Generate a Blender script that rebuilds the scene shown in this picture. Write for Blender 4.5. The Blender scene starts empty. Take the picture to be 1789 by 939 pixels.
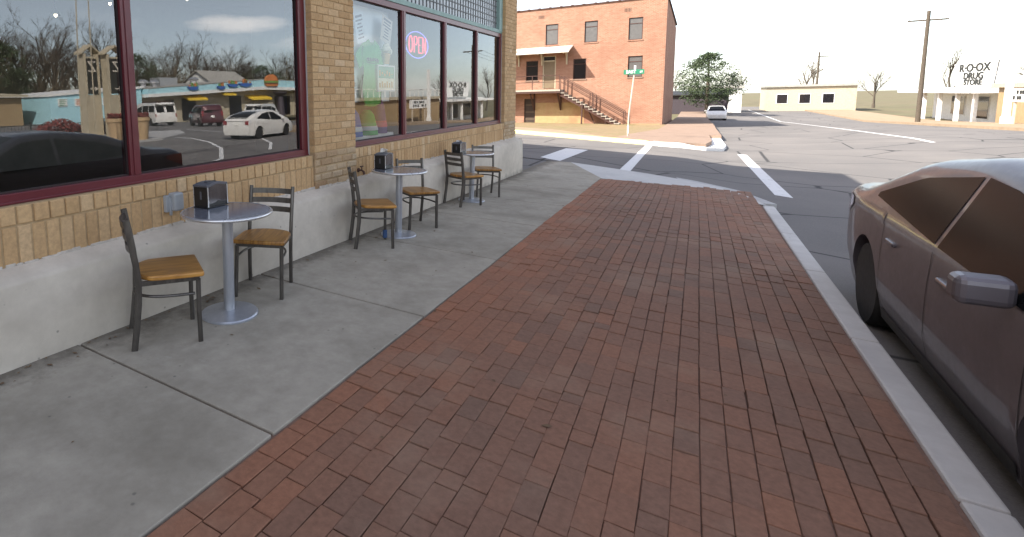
import bpy, bmesh, math, random
from mathutils import Vector, Matrix
S = bpy.context.scene
COL = S.collection
R = math.radians
rnd = random.Random(7)

# ------------------------------------------------------------------ terrain
def sm(a, b, t):
    t = max(0.0, min(1.0, (t - a) / (b - a)))
    return t * t * (3 - 2 * t)

def zg(x, y):
    k = 1 - .75 * sm(28, 40, y)
    left = -.0215 * min(y, 70) - .037 * max(-25, x) * k + .08 * sm(38, 44, y)
    right = -.3 - .033 * max(0, min(40, y - 30))
    w = sm(.8, 9, x)
    return left * (1 - w) + right * w

def zs(x, y):                       # street surface
    return zg(x, y) - .02 - .12 * sm(-.5, 1.1, x)

# ------------------------------------------------------------------ mesh builder
class MB:
    def __init__(s):
        s.v, s.f, s.m, s.c = [], [], [], []
    def add(s, vs, fs, m=0, c=.5):
        b = len(s.v)
        s.v += [tuple(p) for p in vs]
        for f in fs:
            s.f.append([i + b for i in f]); s.m.append(m); s.c.append(c)
    def box(s, x0, x1, y0, y1, z0, z1, m=0, c=.5, M=None):
        vs = [Vector((x, y, z)) for z in (z0, z1) for y in (y0, y1) for x in (x0, x1)]
        if M is not None: vs = [M @ p for p in vs]
        s.add(vs, [(0,2,3,1),(4,5,7,6),(0,1,5,4),(2,6,7,3),(0,4,6,2),(1,3,7,5)], m, c)
        return s
    def bar(s, a, b, w, h=None, m=0, up=(0,0,1)):
        a, b = Vector(a), Vector(b); h = h or w
        d = b - a; L = d.length; d.normalize()
        u = Vector(up)
        if abs(d.dot(u)) > .95: u = Vector((0,1,0))
        x = d.cross(u).normalized(); z = x.cross(d)
        M = Matrix(((x.x,d.x,z.x,a.x),(x.y,d.y,z.y,a.y),(x.z,d.z,z.z,a.z),(0,0,0,1)))
        return s.box(-w/2, w/2, 0, L, -h/2, h/2, m, .5, M)
    def tube(s, pts, r, n=8, m=0, cap=True):
        pts = [Vector(p) for p in pts]
        rs = r if isinstance(r, (list, tuple)) else [r] * len(pts)
        b = []; vs = []; px = None
        for i, p in enumerate(pts):
            d = (pts[min(i+1, len(pts)-1)] - pts[max(i-1, 0)]).normalized()
            if px is None:
                px = d.orthogonal().normalized()
            else:
                px = (px - d * px.dot(d)).normalized()
            py = d.cross(px)
            for k in range(n):
                a = 2 * math.pi * k / n
                vs.append(p + (px * math.cos(a) + py * math.sin(a)) * rs[i])
        fs = []
        for i in range(len(pts) - 1):
            for k in range(n):
                k2 = (k + 1) % n
                fs.append((i*n+k, i*n+k2, (i+1)*n+k2, (i+1)*n+k))
        if cap:
            fs.append(tuple(range(n))[::-1]); fs.append(tuple((len(pts)-1)*n + k for k in range(n)))
        s.add(vs, fs, m)
        return s
    def lathe(s, prof, n=32, o=(0,0,0), M=None, m=0):
        vs = []
        for r, z in prof:
            for k in range(n):
                a = 2 * math.pi * k / n
                p = Vector((r*math.cos(a), r*math.sin(a), z))
                vs.append((M @ p) if M is not None else p + Vector(o))
        fs = []
        for i in range(len(prof)-1):
            for k in range(n):
                k2 = (k+1) % n
                fs.append((i*n+k, i*n+k2, (i+1)*n+k2, (i+1)*n+k))
        fs.append(tuple(range(n))[::-1]); fs.append(tuple((len(prof)-1)*n+k for k in range(n)))
        s.add(vs, fs, m)
        return s
    def prism(s, poly, o, ax, ay, az, m=0, c=.5):      # 2D polygon in (ax, ay), extruded along az
        o, ax, ay, az = map(Vector, (o, ax, ay, az))
        n = len(poly)
        vs = [o + ax*p[0] + ay*p[1] for p in poly] + [o + ax*p[0] + ay*p[1] + az for p in poly]
        fs = [tuple(range(n))[::-1], tuple(range(n, 2*n))]
        fs += [(i, (i+1) % n, n + (i+1) % n, n + i) for i in range(n)]
        s.add(vs, fs, m, c)
        return s
    def brick(s, o, ax, ay, az, w, h, d, ch, c, m=0):  # front face centred on o + az*d
        o, ax, ay, az = map(Vector, (o, ax, ay, az))
        def ring(ww, hh, dd, j=0):
            return [o + ax*(sx*ww/2) + ay*(sy*hh/2) + az*(dd + (rnd.uniform(-j, j) if j else 0)) for sx, sy in ((-1,-1),(1,-1),(1,1),(-1,1))]
        vs = ring(w, h, 0) + ring(w, h, d - ch) + ring(w - 2*ch, h - 2*ch, d, ch*.25)
        fs = [(8,9,10,11)]
        for b in (0, 4):
            fs += [(b+i, b+(i+1) % 4, b+4+(i+1) % 4, b+4+i) for i in range(4)]
        s.add(vs, fs, m, c)
    def build(s, name, mats, parent=None, smooth=False, angle=None, bevel=0, world=False, seg=2, recalc=True):
        me = bpy.data.meshes.new(name)
        vs = s.v
        if world and parent is not None:
            l = parent_loc(parent)
            vs = [(p[0]-l.x, p[1]-l.y, p[2]-l.z) for p in vs]
        me.from_pydata([tuple(p) for p in vs], [], s.f)
        for mt in (mats if isinstance(mats, (list, tuple)) else [mats]): me.materials.append(mt)
        me.polygons.foreach_set('material_index', s.m)
        if len(set(s.c)) > 1:
            at = me.attributes.new('vary', 'FLOAT', 'FACE')
            at.data.foreach_set('value', s.c)
        if recalc:
            bm = bmesh.new(); bm.from_mesh(me); bmesh.ops.recalc_face_normals(bm, faces=bm.faces); bm.to_mesh(me); bm.free()
        if smooth or angle:
            me.polygons.foreach_set('use_smooth', [True]*len(me.polygons))
            me.set_sharp_from_angle(angle=R(angle or 40))
        o = bpy.data.objects.new(name, me); COL.objects.link(o)
        if parent is not None: o.parent = parent
        if bevel:
            b = o.modifiers.new('bevel', 'BEVEL'); b.width = bevel; b.segments = seg; b.limit_method = 'ANGLE'; b.angle_limit = R(40)
            b.harden_normals = False
        return o

def parent_loc(o):
    l = Vector(o.location)
    while o.parent: o = o.parent; l += o.location
    return l

def thing(name, label, cat, loc=(0,0,0), rz=0, group=None):
    o = bpy.data.objects.new(name, None); COL.objects.link(o); o.empty_display_size = .1
    o.location = loc; o.rotation_euler = (0, 0, rz)
    return tag(o, label, cat, group)

def tag(o, label, cat, group=None):
    o['label'] = label; o['category'] = cat
    if group: o['group'] = group
    return o

def struct(o, kind='structure'):
    o['kind'] = kind
    return o

def copy_tree(o, parent=None):
    c = o.copy(); COL.objects.link(c)
    if parent is not None: c.parent = parent
    for ch in [q for q in bpy.data.objects if q.parent == o]: copy_tree(ch, c)
    return c

def sheet(name, poly, dz, mat, step=1.0, skirt=0, zf=None):
    zf = zf or zg
    bm = bmesh.new()
    f = bm.faces.new([bm.verts.new((p[0], p[1], 0)) for p in poly])
    bmesh.ops.triangulate(bm, faces=[f])
    xs = [p[0] for p in poly]; ys = [p[1] for p in poly]
    for a, lo, hi in ((0, min(xs), max(xs)), (1, min(ys), max(ys))):
        n = int((hi-lo)/step); 
        for i in range(1, n+1):
            co = [0,0,0]; co[a] = lo + i*(hi-lo)/(n+1); no = [0,0,0]; no[a] = 1
            bmesh.ops.bisect_plane(bm, geom=bm.verts[:]+bm.edges[:]+bm.faces[:], plane_co=co, plane_no=no)
    bmesh.ops.recalc_face_normals(bm, faces=bm.faces)
    if sum(f.normal.z for f in bm.faces) < 0: bmesh.ops.reverse_faces(bm, faces=bm.faces)
    for v in bm.verts: v.co.z = zf(v.co.x, v.co.y) + dz
    if skirt:
        be = [e for e in bm.edges if e.is_boundary]
        r = bmesh.ops.extrude_edge_only(bm, edges=be)
        for v in r['geom']:
            if isinstance(v, bmesh.types.BMVert): v.co.z -= skirt
    me = bpy.data.meshes.new(name); bm.to_mesh(me); bm.free(); me.materials.append(mat)
    o = bpy.data.objects.new(name, me); COL.objects.link(o)
    return o

def text(body, size, mat, name, parent, o, xd, yd, extrude=.002, align='CENTER', bold=0, sx=1):
    cu = bpy.data.curves.new(name, 'FONT'); cu.body = body; cu.size = size; cu.extrude = extrude; cu.offset = bold
    cu.align_x = align; cu.align_y = 'CENTER'
    t = bpy.data.objects.new('tmp', cu); COL.objects.link(t)
    bpy.context.view_layer.update()
    me = bpy.data.meshes.new_from_object(t.evaluated_get(bpy.context.evaluated_depsgraph_get()))
    bpy.data.objects.remove(t); bpy.data.curves.remove(cu)
    me.name = name; me.materials.clear(); me.materials.append(mat)
    xd, yd = Vector(xd), Vector(yd); zd = xd.cross(yd); o = Vector(o)
    if parent is not None: o = o - parent_loc(parent)
    me.transform(Matrix(((xd.x*sx,yd.x,zd.x,o.x),(xd.y*sx,yd.y,zd.y,o.y),(xd.z*sx,yd.z,zd.z,o.z),(0,0,0,1))))
    ob = bpy.data.objects.new(name, me); COL.objects.link(ob)
    if parent is not None: ob.parent = parent
    return ob

# ------------------------------------------------------------------ materials
class N:
    def __init__(s, name):
        s.m = bpy.data.materials.new(name); s.m.use_nodes = True
        s.t = s.m.node_tree; s.b = s.t.nodes['Principled BSDF']; s.l = s.t.links
    def n(s, ty, **k):
        x = s.t.nodes.new(ty)
        for a, v in k.items():
            if a.startswith('i_'): x.inputs[a[2:].replace('_', ' ')].default_value = v
            else: setattr(x, a, v)
        return x
    def coord(s, kind='Object'):
        return s.n('ShaderNodeTexCoord').outputs[kind]
    def noise(s, vec, scale, detail=6, rough=.6, dim='3D'):
        x = s.n('ShaderNodeTexNoise'); x.inputs['Scale'].default_value = scale; x.inputs['Detail'].default_value = detail; x.inputs['Roughness'].default_value = rough
        if vec is not None: s.l.new(vec, x.inputs['Vector'])
        return x.outputs['Fac']
    def scale(s, vec, sc):
        x = s.n('ShaderNodeMapping'); x.inputs['Scale'].default_value = sc; s.l.new(vec, x.inputs['Vector']); return x.outputs['Vector']
    def ramp(s, fac, stops):
        x = s.n('ShaderNodeValToRGB'); e = x.color_ramp.elements
        while len(e) < len(stops): e.new(.5)
        for el, (p, c) in zip(e, stops):
            el.position = p; el.color = (*c, 1) if not isinstance(c, (int, float)) else (c, c, c, 1)
        s.l.new(fac, x.inputs['Fac']); return x.outputs['Color']
    def mix(s, a, b, f, mode='MIX'):
        x = s.n('ShaderNodeMix', data_type='RGBA', blend_type=mode)
        for sock, v in ((x.inputs['A'] if False else x.inputs[6], a), (x.inputs[7], b), (x.inputs[0], f)):
            if isinstance(v, (int, float)): sock.default_value = v if sock.type == 'VALUE' else (v, v, v, 1)
            elif isinstance(v, tuple): sock.default_value = (*v, 1)
            else: s.l.new(v, sock)
        return x.outputs[2]
    def bump(s, h, strength=.3, dist=.01):
        x = s.n('ShaderNodeBump'); x.inputs['Strength'].default_value = strength; x.inputs['Distance'].default_value = dist
        s.l.new(h, x.inputs['Height']); s.l.new(x.outputs['Normal'], s.b.inputs['Normal'])
    def color(s, c):
        if isinstance(c, tuple): s.b.inputs['Base Color'].default_value = (*c, 1)
        else: s.l.new(c, s.b.inputs['Base Color'])
    def set(s, **k):
        for a, v in k.items(): s.b.inputs[a.replace('_', ' ')].default_value = v
        return s

def noisy(name, c1, c2, scale=8, rough=.7, bump=.15, bscale=60, metal=0, dist=.004, spec=.5, c3=None, detail=8):
    m = N(name); v = m.coord()
    f = m.noise(v, scale, detail)
    col = m.ramp(f, [(.3, c1), (.7, c2)])
    if c3 is not None:
        col = m.mix(col, c3, m.ramp(m.noise(v, scale*.23, 4), [(.5, 0.), (.68, .8)]))
    m.color(col); m.set(Roughness=rough, Metallic=metal)
    m.b.inputs['Specular IOR Level'].default_value = spec
    if bump: m.bump(m.noise(v, bscale, 5), bump, dist)
    return m.m

def plain(name, c, rough=.5, metal=0, coat=0, vary=.12):
    m = N(name); v = m.coord()
    d = tuple(max(0, x*(1-vary)) for x in c); e = tuple(min(1, x*(1+vary)) for x in c)
    m.color(m.ramp(m.noise(v, 5, 5), [(.3, d), (.7, e)])); m.set(Roughness=rough, Metallic=metal)
    r = m.n('ShaderNodeMapRange'); r.inputs['To Min'].default_value = rough*.8; r.inputs['To Max'].default_value = min(1, rough*1.25)
    m.l.new(m.noise(v, 23, 5), r.inputs['Value']); m.l.new(r.outputs[0], m.b.inputs['Roughness'])
    m.b.inputs['Coat Weight'].default_value = coat; m.b.inputs['Coat Roughness'].default_value = .05
    return m.m

def emit(name, c, st):
    m = N(name); m.set(Roughness=.5); m.color(c)
    m.b.inputs['Emission Color'].default_value = (*c, 1); m.b.inputs['Emission Strength'].default_value = st
    return m.m

def brickvary(name, stops, rough=.85, bscale=120, bst=.5, tint=None, wire=True):
    m = N(name); v = m.coord()
    a = m.n('ShaderNodeAttribute', attribute_name='vary').outputs['Fac']
    col = m.ramp(a, stops)
    f = m.noise(v, 35, 8, .7)
    col = m.mix(col, m.ramp(f, [(.25, .62), (.75, 1.0)]), 1.0, 'MULTIPLY')
    if tint: col = m.mix(col, tint[0], m.ramp(m.noise(v, tint[1], 5), [(.52, 0.), (.72, tint[2])]))
    m.color(col); m.set(Roughness=rough); m.b.inputs['Specular IOR Level'].default_value = .3
    vv = m.scale(v, (1, 1, 5)) if wire else v
    m.bump(m.noise(vv, bscale, 6, .7), bst, .006)
    return m.m

M = {}
M['buff'] = brickvary('buff_wirecut_brick', [(0, (.51,.315,.155)), (.35, (.61,.39,.20)), (.7, (.68,.45,.24)), (1, (.72,.515,.315))], wire=True, tint=((.42,.27,.13), 2.2, .5))
M['rough_buff'] = brickvary('patched_buff_brick', [(0, (.42,.27,.15)), (.5, (.55,.40,.25)), (1, (.62,.50,.36))], bscale=60, bst=.9, wire=False)
M['mortar'] = noisy('buff_mortar', (.36,.25,.135), (.48,.345,.20), 30, .95, .5, 90)
M['palemortar'] = noisy('pale_mortar', (.42,.38,.33), (.62,.56,.50), 20, .95, .6, 80)
M['paver'] = brickvary('clay_paver', [(0, (.22,.135,.098)), (.3, (.27,.145,.098)), (.55, (.32,.157,.098)), (.8, (.365,.165,.098)), (1, (.42,.182,.105))], bscale=90, bst=.35, wire=False, tint=((.31,.215,.155), 1.3, .5))
M['paverjoint'] = noisy('sandy_joint', (.15,.088,.066), (.22,.135,.10), 30, .95, .4, 120)

def concrete(name, a, b, stain, sc=1.2, grime=None):
    m = N(name); v = m.coord()
    col = m.ramp(m.noise(v, 9, 10, .7), [(.3, a), (.7, b)])
    col = m.mix(col, stain, m.ramp(m.noise(v, sc, 6, .65), [(.46, 0.), (.70, .75)]))
    col = m.mix(col, (.62,.60,.55), m.ramp(m.noise(v, 1.7, 9, .8), [(.62, 0.), (.75, .4)]))
    vo = m.n('ShaderNodeTexVoronoi'); vo.inputs['Scale'].default_value = 7; m.l.new(v, vo.inputs['Vector'])
    col = m.mix(col, (.10,.095,.085), m.ramp(vo.outputs['Distance'], [(.035, .55), (.075, 0.)]))
    if grime:                       # dirt gathered along a line: (axis, from, to)
        sx = m.n('ShaderNodeSeparateXYZ'); m.l.new(v, sx.inputs[0])
        mr = m.n('ShaderNodeMapRange'); mr.inputs['From Min'].default_value = grime[1]; mr.inputs['From Max'].default_value = grime[2]; mr.inputs['To Min'].default_value = .55; mr.inputs['To Max'].default_value = 0
        m.l.new(sx.outputs[grime[0]], mr.inputs['Value'])
        ad = m.n('ShaderNodeMath', operation='ADD'); m.l.new(mr.outputs[0], ad.inputs[0]); m.l.new(m.noise(v, 5.5, 9, .75), ad.inputs[1])
        col = m.mix(col, (.11,.095,.075), m.ramp(ad.outputs[0], [(.66, 0.), (1.0, .8)]))
    m.color(col); m.set(Roughness=.9); m.b.inputs['Specular IOR Level'].default_value = .25
    h = m.mix(m.noise(v, 150, 4), m.noise(v, 14, 6), .4)
    m.bump(h, .35, .006)
    return m.m
M['walk'] = concrete('weathered_concrete', (.325,.292,.24), (.425,.385,.318), (.215,.192,.152), 1.2, ('X', -3.13, -2.80))
M['apron'] = concrete('new_pale_concrete', (.50,.49,.47), (.58,.57,.55), (.44,.43,.42))
M['pinkwalk'] = concrete('pinkish_concrete', (.24,.17,.13), (.30,.22,.17), (.20,.145,.11))
M['plaster'] = concrete('painted_plaster', (.54,.48,.405), (.64,.575,.49), (.41,.36,.30), .9, ('Z', -.15, .16))

def asphalt():
    m = N('worn_asphalt'); v = m.coord()
    col = m.ramp(m.noise(v, 60, 8, .8), [(.3, (.105,.10,.10)), (.7, (.19,.18,.172))])
    col = m.mix(col, (.20,.186,.176), m.ramp(m.noise(v, .35, 5), [(.42, 0.), (.65, .6)]))
    vo = m.n('ShaderNodeTexVoronoi', feature='DISTANCE_TO_EDGE'); vo.inputs['Scale'].default_value = .33
    w = m.mix(v, m.n('ShaderNodeTexNoise', i_Scale=1.1, i_Detail=5).outputs['Color'], .35, 'ADD')
    m.l.new(w, vo.inputs['Vector'])
    col = m.mix(col, (.03,.03,.032), m.ramp(vo.outputs['Distance'], [(.004, .9), (.012, 0.)]))
    m.color(col); m.set(Roughness=.88); m.b.inputs['Specular IOR Level'].default_value = .3
    m.bump(m.noise(v, 130, 4), .5, .01)
    return m.m
M['asphalt'] = asphalt()

def paint(name, c, wear=.5, under=(.15,.145,.14)):
    m = N(name); v = m.coord()
    col = m.mix(c, under, m.ramp(m.noise(v, 7, 10, .8), [(wear, 0.), (wear+.16, .75)]))
    m.color(col); m.set(Roughness=.75); m.bump(m.noise(v, 130, 4), .3, .006)
    return m.m
M['roadwhite'] = paint('worn_white_road_paint', (.66,.66,.66), .55)
M['yellow'] = paint('worn_yellow_kerb_paint', (.80,.71,.29), .5, (.66,.58,.42))
M['kerbwhite'] = paint('white_kerb_paint', (.80,.79,.77), .6, (.5,.48,.45))
M['gutter'] = noisy('grey_gutter', (.36,.355,.35), (.46,.455,.45), 8, .9, .3)
M['verge'] = noisy('dry_verge', (.19,.135,.07), (.28,.205,.115), 3.0, .95, .6, 40, dist=.03, c3=(.17,.16,.06))
M['soil'] = noisy('pale_dirt', (.25,.18,.115), (.33,.25,.17), 2.5, .95, .5, 40, dist=.02, c3=(.33,.24,.16))
M['ground'] = noisy('dry_ground', (.10,.085,.045), (.155,.13,.07), .4, .95, .4, 12, dist=.05, c3=(.11,.12,.05))

def redbrick():
    m = N('red_brick_wall'); v = m.coord()
    # wall lies in the XZ or YZ plane: swap axes so that rows run along Z
    sx = m.n('ShaderNodeSeparateXYZ'); m.l.new(v, sx.inputs[0])
    ad = m.n('ShaderNodeMath', operation='ADD'); m.l.new(sx.outputs['X'], ad.inputs[0]); m.l.new(sx.outputs['Y'], ad.inputs[1])
    cb = m.n('ShaderNodeCombineXYZ'); m.l.new(ad.outputs[0], cb.inputs['X']); m.l.new(sx.outputs['Z'], cb.inputs['Y'])
    b = m.n('ShaderNodeTexBrick'); m.l.new(cb.outputs[0], b.inputs['Vector'])
    for k, val in (('Scale', 1.0), ('Mortar Size', .006), ('Brick Width', .21), ('Row Height', .077), ('Bias', 0.0), ('Mortar Smooth', .2)): b.inputs[k].default_value = val
    b.inputs['Color1'].default_value = (.265,.125,.08,1); b.inputs['Color2'].default_value = (.35,.185,.125,1); b.inputs['Mortar'].default_value = (.42,.32,.25,1)
    col = m.mix(b.outputs['Color'], (.25,.125,.085), m.ramp(m.noise(v, .5, 6), [(.42, 0.), (.7, .7)]))
    st = m.scale(cb.outputs[0], (1.2, 6.0, 1))
    col = m.mix(col, (.42,.26,.19), m.ramp(m.noise(st, 1.1, 7, .7), [(.52, 0.), (.75, .55)]))
    col = m.mix(col, (.16,.075,.055), m.ramp(m.noise(m.scale(v, (3, 3, 14)), .8, 6, .75), [(.60, 0.), (.72, .55)]))
    m.color(col); m.set(Roughness=.9); m.b.inputs['Specular IOR Level'].default_value = .25
    m.bump(b.outputs['Fac'], -.4, .01)
    return m.m
M['redbrick'] = redbrick()
M['ochre'] = noisy('ochre_painted_brick', (.36,.24,.115), (.45,.31,.16), 3, .9, .4, 40, c3=(.36,.18,.10))
M['rust'] = noisy('rusty_iron', (.045,.022,.018), (.085,.038,.028), 12, .8, .3, 60)
M['maroon'] = plain('maroon_painted_aluminium', (.115,.012,.019), .38, 0, .15)
M['maroondark'] = plain('dark_glazing_gasket', (.022,.009,.010), .6)
M['caulk'] = plain('grey_sealant', (.42,.41,.40), .8)
M['teal'] = plain('pale_teal_paint', (.23,.34,.31), .55)
M['prism'] = noisy('prism_glass_tile', (.24,.25,.26), (.36,.37,.38), 6, .18, .4, 25)
M['lead'] = plain('dark_lead_came', (.075,.077,.08), .5)
M['interior'] = noisy('shop_wall', (.26,.23,.21), (.34,.31,.28), 2, .9, 0)
M['interiorfloor'] = noisy('shop_floor', (.07,.055,.045), (.12,.095,.075), 3, .6, 0)
M['display'] = plain('pale_display_board', (.74,.83,.86), .8, vary=.05)
M['render'] = noisy('side_wall_render', (.42,.30,.17), (.50,.37,.22), 4, .9, .3)
M['roofing'] = noisy('roof_felt', (.10,.10,.10), (.16,.16,.16), 3, .95, .3)

def glass(name, refl, tint):
    m = N(name); t = m.t; t.nodes.remove(m.b)
    g = m.n('ShaderNodeBsdfGlossy'); g.inputs['Roughness'].default_value = 0.0; g.inputs['Color'].default_value = (.95,.97,1,1)
    v = m.coord()
    bp = m.n('ShaderNodeBump'); bp.inputs['Strength'].default_value = .02; bp.inputs['Distance'].default_value = .01
    m.l.new(m.noise(v, 1.3, 1), bp.inputs['Height']); m.l.new(bp.outputs[0], g.inputs['Normal'])
    tr = m.n('ShaderNodeBsdfTransparent'); tr.inputs['Color'].default_value = (*tint, 1)
    fr = m.n('ShaderNodeFresnel'); fr.inputs['IOR'].default_value = 1.5
    mr = m.n('ShaderNodeMapRange'); mr.inputs['From Min'].default_value = .04; mr.inputs['From Max'].default_value = 1
    mr.inputs['To Min'].default_value = refl; mr.inputs['To Max'].default_value = 1
    m.l.new(fr.outputs[0], mr.inputs['Value'])
    mx = m.n('ShaderNodeMixShader'); m.l.new(mr.outputs[0], mx.inputs[0]); m.l.new(tr.outputs[0], mx.inputs[1]); m.l.new(g.outputs[0], mx.inputs[2])
    m.l.new(mx.outputs[0], t.nodes['Material Output'].inputs['Surface'])
    return m.m
M['glass'] = glass('coated_shop_glass', .15, (.90,.93,.92))
M['glass2'] = glass('clear_shop_glass', .11, (.97,.98,.98))
M['redglass'] = plain('grey_window_glass', (.10,.095,.092), .25, 0, .3)
M['darkglass'] = plain('dark_window_glass', (.012,.012,.016), .08, 0, .2)

def wood():
    m = N('varnished_oak'); v = m.coord()
    w = m.n('ShaderNodeTexNoise'); w.inputs['Scale'].default_value = 3.2; w.inputs['Detail'].default_value = 8; w.inputs['Distortion'].default_value = .6
    m.l.new(m.scale(v, (14, 1.1, 3)), w.inputs['Vector'])
    col = m.ramp(w.outputs['Fac'], [(.28, (.20,.082,.016)), (.5, (.42,.195,.040)), (.72, (.56,.28,.065))])
    # boards glued side by side
    sx = m.n('ShaderNodeSeparateXYZ'); m.l.new(v, sx.inputs[0])
    ml = m.n('ShaderNodeMath', operation='MULTIPLY', i_Value=0.0); m.l.new(sx.outputs['X'], ml.inputs[0]); ml.inputs[1].default_value = 14
    fl = m.n('ShaderNodeMath', operation='FLOOR'); m.l.new(ml.outputs[0], fl.inputs[0])
    wn = m.n('ShaderNodeTexWhiteNoise', noise_dimensions='1D'); m.l.new(fl.outputs[0], wn.inputs['W'])
    col = m.mix(col, m.ramp(wn.outputs['Value'], [(0, .70), (1, 1.0)]), 1.0, 'MULTIPLY')
    m.color(col); m.set(Roughness=.38); m.b.inputs['Coat Weight'].default_value = .25; m.b.inputs['Coat Roughness'].default_value = .2
    m.bump(w.outputs['Fac'], .08, .002)
    return m.m
M['oak'] = wood()
def steel(name, a, b, rough, metal=.85):
    m = N(name); v = m.coord()
    m.color(m.ramp(m.noise(m.scale(v, (6, 6, 1.5)), 4, 8, .7), [(.3, a), (.7, b)]))
    m.set(Metallic=metal)
    r = m.n('ShaderNodeMapRange'); r.inputs['To Min'].default_value = rough*.75; r.inputs['To Max'].default_value = rough*1.35
    m.l.new(m.noise(v, 25, 6), r.inputs['Value']); m.l.new(r.outputs[0], m.b.inputs['Roughness'])
    m.bump(m.noise(v, 60, 4), .04, .002)
    return m.m
M['gunmetal'] = steel('clear_coated_gunmetal', (.075,.068,.062), (.15,.137,.125), .36, .75)
M['tablesilver'] = steel('silver_powder_coat', (.40,.42,.47), (.50,.52,.56), .30, .55)
M['tabletop'] = steel('brushed_silver_top', (.20,.215,.265), (.26,.28,.33), .14, .45)
M['edge'] = steel('bright_aluminium_edge', (.62,.62,.64), (.72,.72,.74), .28, .8)
M['chrome'] = steel('scuffed_chrome', (.10,.095,.10), (.20,.19,.20), .18, .9)
M['black'] = plain('black_plastic', (.012,.012,.013), .35)
M['darkgrey'] = plain('dark_grey_plastic', (.10,.10,.115), .4)
M['paper'] = plain('white_paper', (.78,.77,.74), .9, vary=.04)
M['agedpaper'] = plain('printed_paper', (.60,.55,.47), .9, vary=.08)
M['bluetape'] = plain('blue_tape', (.03,.075,.19), .6)
M['outlet'] = plain('grey_cast_box', (.34,.355,.37), .45)
M['galv'] = plain('galvanised_post', (.52,.45,.36), .6)
M['signgreen'] = plain('green_sign_sheet', (.02,.20,.11), .45)
M['white'] = plain('white_paint', (.78,.78,.76), .5)
M['whitesign'] = plain('white_lettering', (.82,.84,.82), .5)
M['cream'] = plain('cream_paint', (.46,.40,.29), .6)
M['tan'] = plain('tan_paint', (.34,.24,.13), .6)
M['tindoor'] = plain('brown_door_paint', (.17,.125,.075), .6)
M['darkdoor'] = plain('dark_timber_door', (.045,.028,.02), .7)
M['tin'] = noisy('weathered_tin_roof', (.50,.46,.41), (.66,.62,.56), 3, .5, .2, 20, c3=(.40,.33,.27))
M['treads'] = plain('worn_white_treads', (.36,.32,.27), .8)
M['neonred'] = emit('red_neon', (1,.09,.14), .30)
M['neonblue'] = emit('blue_neon', (.24,.22,1), .26)
M['bulb'] = emit('warm_bulb', (1,.86,.62), 3)
M['shirt'] = noisy('green_cotton', (.03,.34,.05), (.05,.43,.08), 9, .9, .3, 40, dist=.01)
M['ink'] = plain('dark_print', (.02,.022,.02), .8)
M['cone'] = plain('waffle_cone', (.62,.36,.12), .7)
M['icecream'] = plain('cream_plastic', (.85,.80,.62), .5)
M['menugreen'] = plain('menu_print_green', (.12,.34,.20), .7)
M['purple'] = plain('purple_cloth', (.12,.05,.20), .9)
M['bluecloth'] = plain('blue_cloth', (.04,.13,.42), .9)
M['pink'] = plain('pink_print', (.60,.06,.16), .8)
M['orange'] = plain('orange_board', (.75,.33,.05), .7)
M['bark'] = noisy('grey_bark', (.055,.045,.034), (.105,.085,.065), 14, .95, .4, 40)
M['needle'] = noisy('dark_needles', (.025,.042,.018), (.06,.085,.035), 1.5, .9, 0)
M['tyre'] = plain('tyre_rubber', (.018,.018,.018), .85)
M['alloy'] = steel('alloy_rim', (.42,.42,.43), (.55,.55,.56), .3, .8)
M['lampred'] = plain('red_lamp_lens', (.22,.012,.016), .15, 0, .5)
M['lampclear'] = plain('clear_lamp_lens', (.62,.62,.62), .12, 0, .5)
M['trim'] = plain('black_trim', (.02,.02,.02), .6)
M['carglass'] = plain('tinted_car_glass', (.010,.011,.013), .16, 0, 0)
M['carglass'].node_tree.nodes['Principled BSDF'].inputs['Specular IOR Level'].default_value = .15; M['carglass'].node_tree.nodes['Principled BSDF'].inputs['IOR'].default_value = 1.2
M['skyblue'] = plain('sky_blue_wall_paint', (.42,.70,.78), .6)
M['awning'] = plain('yellow_awning', (.80,.55,.05), .7)
M['bun'] = plain('burger_bun', (.58,.20,.06), .6)
M['meat'] = plain('burger_filling', (.16,.06,.03), .7)
M['lettuce'] = plain('lettuce_green', (.16,.32,.07), .7)
M['terracotta'] = plain('tan_planter', (.46,.32,.18), .75)
M['leaf'] = plain('dry_leaf', (.16,.10,.055), .9, vary=.3)
M['redleaf'] = noisy('red_shrub_leaves', (.12,.02,.02), (.22,.05,.04), 3, .8, 0)
M['roofgrey'] = noisy('grey_shingles', (.28,.27,.25), (.38,.37,.34), 3, .9, .2)
M['maroonbox'] = plain('dark_shop_opening', (.05,.04,.05), .6)

# ------------------------------------------------------------------ world, sun, camera
SUN = Vector((1.05, 1.0, -1.25)).normalized()
el = math.asin(-SUN.z)
W = bpy.data.worlds.new('World'); S.world = W; W.use_nodes = True
nt = W.node_tree; bg = nt.nodes['Background']
sky = nt.nodes.new('ShaderNodeTexSky'); sky.sky_type = 'NISHITA'; sky.sun_disc = False
sky.sun_elevation = el; sky.sun_rotation = math.atan2(-SUN.x, -SUN.y); sky.air_density = 1.0; sky.dust_density = .9; sky.ozone_density = 1.2
tc = nt.nodes.new('ShaderNodeTexCoord'); mp = nt.nodes.new('ShaderNodeMapping'); mp.inputs['Scale'].default_value = (1, 1, 3.2); mp.inputs['Location'].default_value = (.35, .1, .2)
nz = nt.nodes.new('ShaderNodeTexNoise'); nz.inputs['Scale'].default_value = 3.4; nz.inputs['Detail'].default_value = 9; nz.inputs['Roughness'].default_value = .52
nt.links.new(tc.outputs['Generated'], mp.inputs['Vector']); nt.links.new(mp.outputs[0], nz.inputs['Vector'])
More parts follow.
